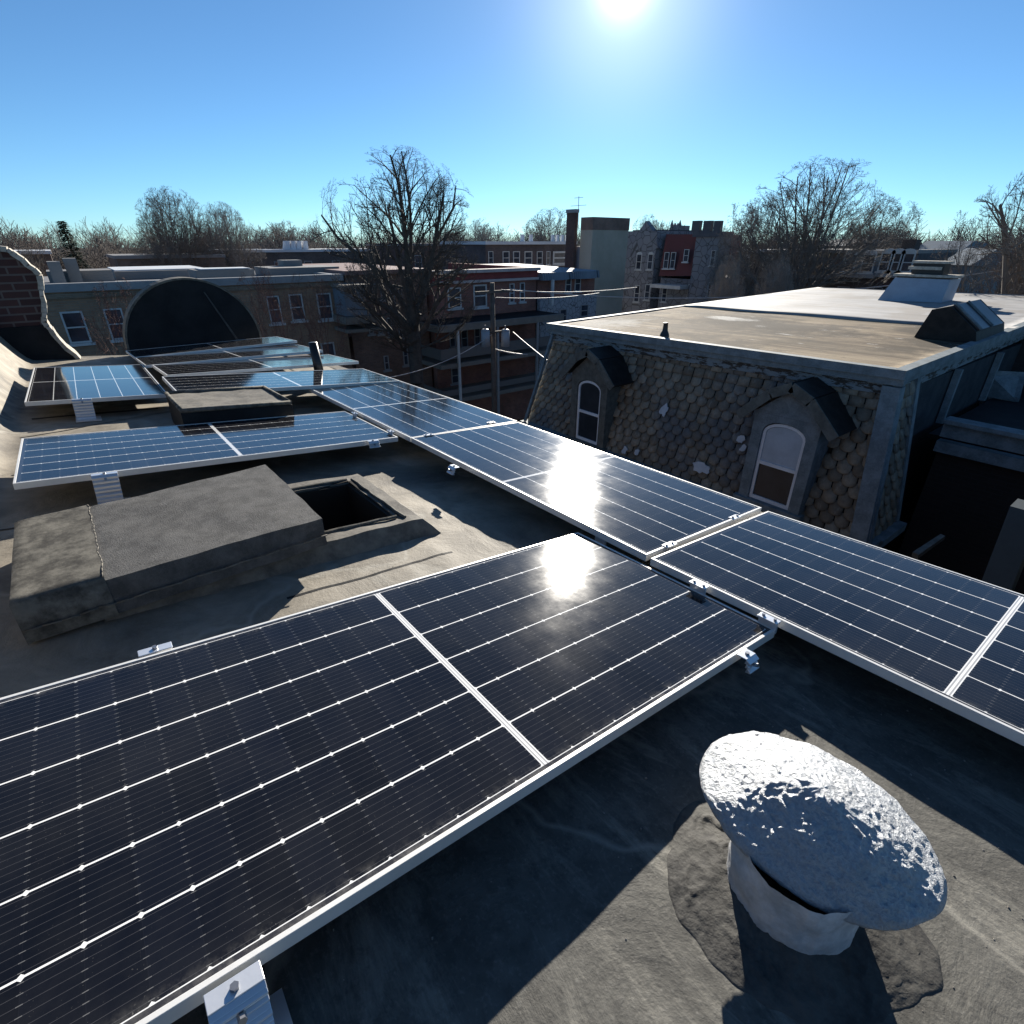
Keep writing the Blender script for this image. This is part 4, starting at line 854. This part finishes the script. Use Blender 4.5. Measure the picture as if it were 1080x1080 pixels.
# H: stone gabled house
Hy = 45.; SM = stone('grey_rubble_stone', (0.198, 0.198, 0.214), (.25, .25, .26), (.09, .09, .09), 1.6)
H_ = thing('stone_gable_house', 'grey stone house with a pointed gable and paired arched windows', 'house', (-36, Hy + 4, -11))
P = lambda x, y, Y=Hy: ony(x, y, Y)
a, b2 = P(658, 244), P(694, 244); MB().bb(a.x, b2.x, Hy, Hy + 9, -11, a.z).build('wall', SM, H_)
MB().prism([P(669, 262), P(672, 247), P(681, 233), P(691, 247), P(694, 262)], (0, .6, 0)).build('gable', SM, H_)
g0 = H_.children[-1]
for v in g0.data.vertices: v.co.y -= .05
MB().bb(P(665, 244).x, P(692, 244).x, Hy + .3, Hy + 9, a.z + .01, a.z + .1).build('roof', plain('slate', (0.0825, 0.0825, 0.0907), .7), H_)
def wy(parent, Y, l, t, r, b_, fm=M_FR1, arch=False, N=-Y_):
    l, r = l - .5, r + .5
    p, q = ony(l, b_, Y), ony(r, t, Y); bwin(parent, Vector(((p.x + q.x) / 2, Y, p.z)), X_, N, q.x - p.x, q.z - p.z, fm, M_DKP, arch)
for (l, t, r, b_, ar_) in ((671, 268, 677, 284, 1), (683, 268, 689, 284, 1), (669, 301, 675, 318, 0), (680, 300, 686, 316, 0)): wy(H_, Hy - .05, l, t, r, b_, M_FR1, bool(ar_))
I_ = thing('maroon_mansard_house', 'house with a maroon shingle upper storey and white windows right of the stone gable', 'house', (-31, Hy + 4, -11))
a, b2 = P(694.3, 293), P(737, 247); MB().bb(a.x, b2.x, Hy + .4, Hy + 9, -11, a.z).build('wall', SM, I_)
MB().prism([P(695, 291), P(737, 291), P(737, 247) + Y_ * .8, P(697, 247) + Y_ * .8], (0, 6, 0)).build('shingle_storey', mottled('maroon_shingle', (0.165, 0.0578, 0.0578), (.15, .06, .055), 2.), I_)
for (l, t, r, b_) in ((700, 266, 706, 283), (707, 266, 713, 283), (721, 263, 727, 276), (698, 302, 704, 318), (725, 300, 730, 314)): wy(I_, Hy - .06 if t < 290 else Hy + .4, l, t, r, b_)
p, q = P(696, 300), P(729, 290); MB().bb(p.x, q.x, Hy - 1.4, Hy - .1, p.z - .2, p.z + .1).build('porch_roof', M_FR1, I_)
T_ = thing('battlemented_tower', 'small stone corner tower with battlements beside the maroon house', 'tower', (-27, Hy + 2, -11))
a, b2 = P(737.3, 250), P(762, 250); MB().bb(a.x, b2.x, Hy - .4, Hy + 1.4, -11, a.z).build('wall', SM, T_)
mb = MB()
for (l, r, t) in ((734, 742, 233), (746, 754, 233), (757, 764, 233)): mb.bb(P(l, t).x, P(r, t).x, Hy - .5, Hy - .1, a.z + .4, P(l, t).z)
mb.bb(P(735, 245).x, P(764, 245).x, Hy - .6, Hy + 1.5, a.z + .002, a.z + .398); mb.build('battlement', plain('dark_stone', (0.124, 0.124, 0.132), .9), T_)
for (l, t, r, b_) in ((749, 264, 755, 280), (746, 298, 751, 312)): wy(T_, Hy - .4, l, t, r, b_)
c2 = thing('church_pinnacles', 'far church tower top with four thin pinnacles between the gable and the battlements', 'church tower', (ony(712, 240, 90).x, 92, -11))
p, q = ony(707, 238, 90), ony(717, 238, 90); MB().bb(p.x, q.x, 90, 93, -11, p.z).build('wall', SM, c2); mb = MB()
for px in (708, 711, 714, 716.5): k = ony(px, 232 if px in (708, 716.5) else 235, 90); mb.tube((k.x, 90.3, p.z), (k.x, 90.3, k.z), .35, .05, 5)
mb.build('pinnacle', SM, c2)
# right-hand row of mansard houses beyond the tan roof
Jy = 48.
cols = [((772, 826), (.09, .05, .045), (.055, .05, .05), 'brown brick rowhouse behind the twin bare trees'), ((826.5, 884), (.1, .075, .055), (.11, .09, .075), 'rowhouse with ochre-trimmed dormer windows in the far right row'),
        ((884.5, 928), (.08, .05, .045), (.13, .16, .18), 'rowhouse with a blue-grey mansard roof in the far right row'), ((928.5, 962), (.1, .05, .045), (.06, .06, .065), 'rowhouse with paired pointed dormers left of the far chimney')]
for k, ((l, r), wc, rc, lab) in enumerate(cols):
    h = thing('row_house', lab, 'house', ((P(l, 280, Jy).x + P(r, 280, Jy).x) / 2, Jy + 4, -11), 'row of houses beyond the tan roof')
    zt_ = P(l, 266 + (k > 1), Jy).z; zm = P(l, 290, Jy).z; xl, xr = P(l, 280, Jy).x, P(r, 280, Jy).x
    MB().bb(xl, xr, Jy, Jy + 9, -11, zm).build('wall', brick('row_brick_%d' % k, tuple(c * 1.6 for c in wc), tuple(c * 1.1 for c in wc), (.17, .15, .13)), h)
    MB().prism([(xl, Jy - .1, zm + .002), (xr, Jy - .1, zm + .002), (xr, Jy + .6, zt_), (xl, Jy + .6, zt_)], (0, 8, 0)).build('mansard', mottled('mansard_%d' % k, tuple(c * 1.6 for c in rc), rc, 1.5), h)
    MB().bb(xl, xr, Jy + .35, Jy + 8.8, zt_ + .002, zt_ + .22).build('roof', M_SNOW if k == 0 else M_TARR, h)
    mb = MB(); mb.bb(xl, xr, Jy - .45, Jy - .12, zm - .12, zm + .12); mb.build('cornice', M_FR2, h)
    n = 2 if k != 3 else 3
    for i in range(n):
        x = xl + (xr - xl) * (i + .6) / (n + .2); bwin(h, Vector((x, Jy - .12, zm + .25)), X_, -Y_, .9, 1.25, M_FR1 if k != 1 else plain('ochre_trim', (0.495, 0.363, 0.198), .7), M_DKP, True)
        bwin(h, Vector((x, Jy, zm - 2.4)), X_, -Y_, .9, 1.6, M_FR2, M_DKP)
    MB().bb(xl + .3, xl + 1.2, Jy + 2, Jy + 3, zt_ + .2, zt_ + .2 + .5 + .2 * (k % 2)).build('chimney', M_BRK, h)
for k, (l, t, r, b_, Y, c_, lab) in enumerate(((962, 254, 1008, 292, 56, (.16, .2, .23), 'grey-blue sided house with a small white roof box behind the chimney'), (1000, 262, 1027, 300, 40, (.17, .2, .22), 'pale green-grey sloping roofed house right of the chimney'), (868, 252, 905, 268, 75, (.2, .2, .2), 'far house with a pale gabled roof between the bare trees'))):
    h = thing('sided_house', lab, 'house', (P(l, t, Y).x, Y + 3, -11), None)
    xl, xr, zt_, ze_ = P(l, t, Y).x, P(r, t, Y).x, P(l, t, Y).z, P(l, t + (b_ - t) * .45, Y).z
    MB().bb(xl, xr, Y, Y + 8, -11, ze_).build('wall', plain('siding_%d' % k, c_, .7), h)
    MB().prism([(xl - .2, Y - .3, ze_ + .002), (xr + .2, Y - .3, ze_ + .002), (xr + .2, Y + 4, zt_), (xl - .2, Y + 4, zt_)], (0, 4, -.2)).build('roof', plain('roof_%d' % k, tuple(c * 1.15 for c in c_), .7), h)
    bwin(h, Vector(((xl + xr) / 2, Y, ze_ - 1.7)), X_, -Y_, .8, 1.2, M_FR1, M_DKP)
# left distance: low flat-roofed houses
for k, (l, r, X, z, c_, lab) in enumerate(((-60, 52, -62, -.9, (.1, .06, .05), 'far low brick building at the left behind the brick gable'), (120, 235, -60, -1.3, (.13, .09, .07), 'far flat-roofed building left of the tree cluster behind the brown block'), (240, 420, -66, -1.0, (.08, .07, .07), 'far dark terrace behind the big tree with pale roof vents'), (425, 510, -58, -.4, (.1, .05, .045), 'far low building right of the big tree trunk'))):
    a, b2 = onx(l, 265, X), onx(r, 265, X); h = thing('flat_roof_building', lab, 'building', (X - 4, (a.y + b2.y) / 2, -11))
    MB().bb(X - 9, X, a.y, b2.y, -11, z).build('wall', brick('far_brick_%d' % k, tuple(c * 1.5 for c in c_), c_, (.17, .15, .13)), h)
    MB().bb(X - 9.2, X + .2, a.y - .1, b2.y + .1, z + .002, z + .25).build('roof', M_TARR if k % 2 else M_SNOW, h)
    m_ = int((b2.y - a.y) / 3)
    for i in range(m_): bwin(h, Vector((X, a.y + (i + .5) * (b2.y - a.y) / m_, z - 2.4)), Y_, X_, .9, 1.5, M_FR2, M_DKP)
    if k == 2:
        mb = MB()
        for px in (303, 309, 315, 322): p = onx(px, 258, X - 1); mb.prism([(X - 1, p.y - .3, z + .25), (X - 1, p.y + .3, z + .25), (X - 1, p.y + .3, z + 1.1), (X - 1, p.y - .1, z + 1.1)], (-1, 0, 0))
        mb.build('roof_vent', plain('white_vent', (0.75, 0.75, 0.75), .6), h)
# ---------------------------------------------------------------- utility pole and wires
ux = -20.; p0 = onx(521, 420, ux); top_ = onx(523.7, 298, ux)
up_ = thing('utility_pole', 'wooden utility pole with two grey transformers in front of the red house', 'utility pole', (ux, p0.y, -11))
MB().tube((ux, p0.y, -11), (ux, p0.y, top_.z), .13, .1, 10).build('pole', mottled('pole_wood', (.09, .07, .055), (.15, .12, .1), 3.), up_, True)
for px in (512, 533):
    p = onx(px, 356, ux + .15); rr = .19; o = MB().tube((p.x, p.y, p.z - .38), (p.x, p.y, p.z + .3), rr, rr, 16).tube((p.x, p.y, p.z + .3), (p.x, p.y, p.z + .36), rr * 1.08, rr * .6, 16).build('transformer', plain('transformer_grey', (.36, .38, .4), .5), up_, True)
    MB().tube((p.x, p.y, p.z + .36), (p.x, p.y, p.z + .52), .045, .03, 8).build('bushing', plain('bushing_brown', (.25, .2, .18), .4), o)
mb = MB(); mb.box((ux + .1, p0.y, top_.z - .35), (.1, 1.9, .1)); mb.box((ux + .1, p0.y, onx(520, 350, ux).z), (.08, .8, .08)); mb.build('crossarm', mottled('pole_wood', (.09, .07, .055), (.15, .12, .1), 3.), up_)
def wire(a, b2, sag, label, r=.012):
    r *= 1.3; pts = [a.lerp(b2, i / 16) - Z_ * (sag * 4 * (i / 16) * (1 - i / 16)) for i in range(17)]
    tag(MB().line(pts, r, 5).build('power_line', plain('wire_grey', (.5, .46, .43), .6)), label, 'wire', 'wires on the utility pole')
zt_ = top_.z - .28
wire(Vector((ux + .1, p0.y + .9, zt_)), ony(1180, 262, 30), .9, 'uppermost power line running right from the pole crossarm', .014)
wire(Vector((ux + .1, p0.y + .4, zt_)), ony(672, 303, 22), .15, 'short middle power line ending at the stone house corner', .012)
wire(Vector((ux + .1, p0.y + .1, zt_ - .3)), ony(632, 309, 22), .12, 'lowest of the three power lines right of the pole', .012)
wire(Vector((ux, p0.y, onx(520, 352, ux).z)), onx(400, 400, -16), .3, 'thin cable sagging left from the pole below the transformers', .012)
wire(onx(541, 350, ux + .1), ony(577, 380, 10.5), .02, 'service cable dropping from the pole to the mansard house', .014)
wire(Vector((ux, p0.y, onx(520, 368, ux).z)), onx(556, 374, -21), .05, 'short pale cable below the right transformer', .03)
# ================================================================ trees
def bark(name, a, b): return mottled(name, a, b, 4., .9, 0., .3, 30.)
BK = bark('bark_grey_brown', (.12, .1, .085), (.21, .18, .155)); BK2 = bark('bark_pale', (.18, .16, .14), (.3, .265, .235)); BK3 = bark('bark_reddish', (.11, .055, .045), (.17, .095, .075)); BKD = bark('bark_dark', (.06, .05, .043), (.12, .1, .083))
def tree_data(seed, H, trunk_h, r0, levels, nch, spread, up, lenf=.72, wob=.22, lean=(0, 0), stems=1, tw=.012):
    rnd = random.Random(seed); tr, cr = MB(), MB()
    def grow(p, d, L, r, lv, mb):
        segs = 5 if lv <= 1 else (4 if lv == 2 else 3); pts = [p]; rs = [r]; dd = d.copy()
        rend = r * (.75 if lv == 0 else .3 if lv < 3 else .45)
        for i in range(segs):
            dd = (dd + Vector((rnd.gauss(0, wob), rnd.gauss(0, wob), rnd.gauss(0, wob) + up * (.12 if lv else .3)))).normalized()
            pts.append(pts[-1] + dd * (L / segs)); rs.append(r + (rend - r) * (i + 1) / segs)
        for i in range(segs): mb.tube(pts[i], pts[i + 1], max(rs[i], tw * .5), max(rs[i + 1], tw * .5), 10 if lv == 0 else (6 if lv == 1 else (4 if lv == 2 else 3)), False)
        if lv >= levels: return
        n = nch[min(lv, len(nch) - 1)]; ch_l = H - trunk_h
        for k in range(n):
            if lv == 0:
                th = spread * 1.5 * ((k + .5) / n) ** .75; ph = 2.4 * k + rnd.uniform(-.3, .3); t = 1. - .4 * (k / n) * rnd.uniform(.5, 1)
                nd = Vector((math.sin(th) * math.cos(ph), math.sin(th) * math.sin(ph), math.cos(th))); Lk = ch_l * (1 - .25 * (k / n)) * rnd.uniform(.85, 1.)
                rk = r * rnd.uniform(.26, .42)
            else:
                t = .22 + .78 * (k + rnd.random()) / n; nd = None; Lk = L * (1.0 - .62 * t) * lenf * rnd.uniform(.8, 1.15)
            f = t * segs; i = min(segs - 1, int(f)); q = pts[i].lerp(pts[i + 1], f - i); sd = (pts[i + 1] - pts[i]).normalized()
            if nd is None:
                ax = Matrix.Rotation(2.4 * k + rnd.uniform(-.7, .7), 3, sd) @ sd.orthogonal().normalized()
                nd = (Matrix.Rotation(rnd.uniform(.45, .95), 3, ax) @ sd + Z_ * up * .3).normalized()
                if nd.z < -.12: nd.z *= -.3; nd.normalize()
                rk = (rs[i] + (rs[i + 1] - rs[i]) * (f - i)) * rnd.uniform(.45, .65)
            grow(q, nd, Lk, max(tw * .5, rk), lv + 1, cr)
    for s_ in range(stems):
        d = Vector((lean[0] + (rnd.uniform(-.25, .25) if stems > 1 else 0), lean[1] + (rnd.uniform(-.25, .25) if stems > 1 else 0), 1)).normalized()
        grow(Vector((rnd.uniform(-.3, .3) * (stems > 1), rnd.uniform(-.3, .3) * (stems > 1), 0)), d, trunk_h, r0, 0, tr)
    return tr, cr
PROT = {}
def place_tree(key, px, D, top, width, label, mat, rz=0, group=None, params=None):
    """px, D: direction and distance; top: image row of the crown's top; width: crown width in image pixels"""
    loc = at_dist(px, D); r = ray(px, top); H = r.z / math.hypot(r.x, r.y) * D + 11
    if key not in PROT:
        tr, cr = tree_data(**params); zs = sorted(v.z for v in cr.v)[int(len(cr.v) * .97)]; rr = sorted(math.hypot(v.x, v.y) for v in cr.v)[int(len(cr.v) * .9)]
        for m_ in (tr, cr): m_.v = [Vector((v.x / rr, v.y / rr, v.z / zs)) for v in m_.v]
        zf = params['trunk_h'] / params['H'] * .8; zc_, rz_ = zf + (1 - zf) * .5, (1 - zf) * .5     # keep the outermost twigs inside a rounded crown
        for v in cr.v:
            d = Vector((v.x, v.y, (v.z - zc_) / rz_)); L = d.length
            if L > .8: k2 = (.8 + .2 * math.tanh((L - .8) / .3)) / L; v.x *= k2; v.y *= k2; v.z = zc_ + (v.z - zc_) * k2
        PROT[key] = (tr, cr)
    e = bpy.data.objects.new('bare_tree', None); COL.objects.link(e); e.location = loc; e.rotation_euler = (0, 0, rz)
    W = width / 2 / F_ * D * math.cos(math.atan((px - 540) / F_)); e.scale = (W, W, H); tag(e, label, 'tree', group)
    k = (key, mat.name)
    if k not in PROT: PROT[k] = (PROT[key][0].build('trunk', mat, e), PROT[key][1].build('crown', mat, e))
    else:
        for o in PROT[k]: c = o.copy(); COL.objects.link(c); c.parent = e
    return e
def at_dist(px, D, z=-11): r = ray(px, 255); r = Vector((r.x, r.y, 0)).normalized(); return Vector((r.x * D, r.y * D, z))
mainp = dict(seed=11, H=15.8, trunk_h=8.6, r0=.5, levels=5, nch=[16, 9, 7, 5, 4], spread=1.0, up=.05, lenf=.66, wob=.11, tw=.009)
vase = dict(seed=4, H=17, trunk_h=7, r0=.34, levels=5, nch=[24, 9, 6, 5, 3], spread=.75, up=.06, lenf=.6, wob=.07, tw=.016)
rnd_ = dict(seed=8, H=14, trunk_h=5, r0=.32, levels=5, nch=[13, 10, 8, 5, 3], spread=.9, up=.06, lenf=.68, wob=.13, tw=.02)
multi = dict(seed=15, H=16, trunk_h=5, r0=.25, levels=4, nch=[8, 8, 7, 6], spread=.6, up=.2, lenf=.62, wob=.1, stems=4, tw=.022)
small = dict(seed=21, H=9.5, trunk_h=3.6, r0=.16, levels=5, nch=[8, 8, 6, 5, 4], spread=.95, up=.12, lenf=.7, wob=.17, tw=.009)
place_tree('main', 422, 26, 150, 172, 'big dark bare tree standing in front of the red cornice house', BKD, 1.0, None, mainp)
place_tree('vase', 850, 46, 162, 165, 'tall vase-shaped bare tree rising over the right-hand row of houses', BK, .3, None, vase)
place_tree('round', 792, 50, 198, 96, 'rounder bare tree left of the tall vase-shaped one, beside the battlemented tower', BK2, .7, None, rnd_)
place_tree('round', 935, 62, 205, 95, 'spreading bare tree with pale twigs behind the far right row', BK, 2.2)
place_tree('multi', 188, 62, 194, 84, 'bare multi-stemmed tree at the left of the pair behind the brown block', BK, .2, None, multi)
place_tree('multi', 238, 66, 210, 70, 'bare multi-stemmed tree at the right of the pair behind the brown block', BK2, 2.2)
place_tree('main', 1104, 25, 128, 205, 'near bare tree with curling branches cut by the right edge', BK, 1.2)
place_tree('small', 1040, 33, 232, 110, 'tangled bare tree filling the space right of the far chimney', BK, 3.0, None, small)
place_tree('small', 1085, 40, 215, 110, 'bushy bare tree low at the right edge behind the pale roof', BK3, 1.0)
place_tree('small', 100, 21.5, 285, 95, 'reddish bare street tree in front of the brown block, left of the arch', BK3, .4)
place_tree('small', 268, 23.5, 272, 80, 'reddish bare street tree in front of the brown block, right of the arch', BK3, 2.0)
place_tree('small', 322, 22, 280, 90, 'reddish bare street tree between the arch and the dark narrow house', BK3, 3.7)
place_tree('vase', 585, 85, 217, 75, 'rounded bare tree top behind the silver roofed terrace and chimney', BK2, 1.7)
place_tree('round', 512, 72, 228, 60, 'bare tree top right of the big dark tree, above the terrace', BK2, 4.0)
place_tree('round', 682, 90, 224, 42, 'small bare tree top above the stone gable', BK2, 5.0)
place_tree('multi', 775, 33, 262, 45, 'slim bare tree in front of the battlemented tower', BK2, 5.0)
place_tree('multi', 828, 38, 266, 50, 'slim bare tree in front of the brown rowhouse', BK2, 2.5)
place_tree('round', 22, 60, 240, 60, 'bare tree at the far left above the brick gable', BK, 3.3)
place_tree('round', 310, 80, 232, 90, 'bare tree between the multi-stemmed pair and the big dark tree', BK2, 4.4)
# evergreen
ev = at_dist(72, 52); e = thing('conifer', 'small dark evergreen poking above the roofs at far left', 'tree', ev); mb = MB().tube(ev, ev + Z_ * 12, .2, .03, 6); mb.build('trunk', BKD, e); mb = MB(); rr_ = random.Random(3)
for i in range(2600):
    t = rr_.random() ** .8; z = 2 + 10.3 * t; R0 = 2.3 * (1 - t) + .12; an_ = rr_.uniform(0, 6.283); r = R0 * rr_.uniform(.2, 1.05); c = ev + Vector((r * math.cos(an_), r * math.sin(an_), z - r * .25))
    a = Vector((math.cos(an_), math.sin(an_), rr_.uniform(-.5, .1))).normalized() * rr_.uniform(.2, .4); b = Vector((-a.y, a.x, rr_.uniform(-.1, .1))).normalized() * .07
    mb.quad(c - b, c + a * .6 - b * .6, c + a, c + b)
mb.build('crown', plain('conifer_green', (.03, .05, .028), .8), e)
# far wood round the horizon: one mass of bare trees
import numpy as np
bases = []
for sd in (31, 32, 33):
    tr, cr = tree_data(seed=sd, H=13.5, trunk_h=4, r0=.22, levels=3, nch=[9, 8, 7], spread=.55, up=.4, lenf=.75, wob=.16, tw=.05); v = np.array([tuple(q) for q in tr.v + cr.v]); off = len(tr.v)
    f = [q for q in tr.f] + [tuple(i + off for i in q) for q in cr.f]; bases.append((v, np.array([q for q in f if len(q) == 4])))
V, Fq, nb = [], [], 0; rr_ = random.Random(9)
for i in range(330):
    px = rr_.uniform(-420, 1500); D = rr_.uniform(85, 230) if i < 260 else rr_.uniform(70, 95); loc = at_dist(px, D); v, f = bases[i % 3]; a = rr_.uniform(0, 6.283); s_ = (11 + D * rr_.uniform(.005, .032)) / v[:, 2].max()
    if 560 < px < 780 and D < 110: continue
    c, n_ = math.cos(a), math.sin(a); M = np.array([[c, -n_, 0], [n_, c, 0], [0, 0, 1]]) * s_
    V.append(v @ M.T + np.array(tuple(loc))); Fq.append(f + nb); nb += len(v)
V = np.concatenate(V).astype('f4'); Fq = np.concatenate(Fq).astype('i4')
me = bpy.data.meshes.new('far_wood'); me.vertices.add(len(V)); me.vertices.foreach_set('co', V.ravel()); me.loops.add(Fq.size); me.loops.foreach_set('vertex_index', Fq.ravel())
me.polygons.add(len(Fq)); me.polygons.foreach_set('loop_start', np.arange(len(Fq), dtype='i4') * 4); me.update(calc_edges=True); me.materials.append(bark('bark_far', (.1, .085, .075), (.17, .145, .13)))
fw = bpy.data.objects.new('far_wood', me); COL.objects.link(fw); fw['kind'] = 'stuff'; tag(fw, 'far band of bare winter trees along the horizon', 'trees')
# separate pieces that are parts of their own
SPLIT = {'corner_board', 'pale_roof_sheet', 'bare_patch', 'post', 'bolt', 'roof_kerb', 'roof_vent', 'crossarm', 'battlement', 'pinnacle', 'porch_band', 'glazing_bar', 'ledge', 'lap_seam', 'rim_bead',
         'wall', 'cap', 'porch_fascia', 'balustrade', 'cornice', 'lower_cornice', 'gutter_fascia', 'fish_scale_shingles_'}
def split_parts(o):
    me = o.data; par = list(range(len(me.vertices)))
    def f(i):
        while par[i] != i: par[i] = par[par[i]]; i = par[i]
        return i
    for e in me.edges: a, b = f(e.vertices[0]), f(e.vertices[1]); par[a] = b
    isl = {}
    for p in me.polygons: isl.setdefault(f(p.vertices[0]), []).append(tuple(p.vertices))
    if len(isl) < 2: return
    for k, fs in list(isl.items()):
        ids = sorted({i for q in fs for i in q}); mp = {i: n for n, i in enumerate(ids)}
        m2 = bpy.data.meshes.new(o.name.split('.')[0]); m2.from_pydata([me.vertices[i].co.copy() for i in ids], [], [tuple(mp[i] for i in q) for q in fs]); m2.materials.append(me.materials[0]); m2.update()
        c = bpy.data.objects.new(o.name.split('.')[0], m2); COL.objects.link(c); c.parent = o.parent
        for m_ in o.modifiers: b = c.modifiers.new('bevel', 'BEVEL'); b.width = m_.width; b.segments = 2; b.limit_method = 'ANGLE'
    bpy.data.objects.remove(o)
for o in [o for o in bpy.data.objects if o.type == 'MESH' and o.name.split('.')[0] in SPLIT and not o.children and o.data.users == 1 and len(o.data.polygons) < 6000]: split_parts(o)
# clean helper properties
for o in bpy.data.objects:
    if '_w' in o: del o['_w']
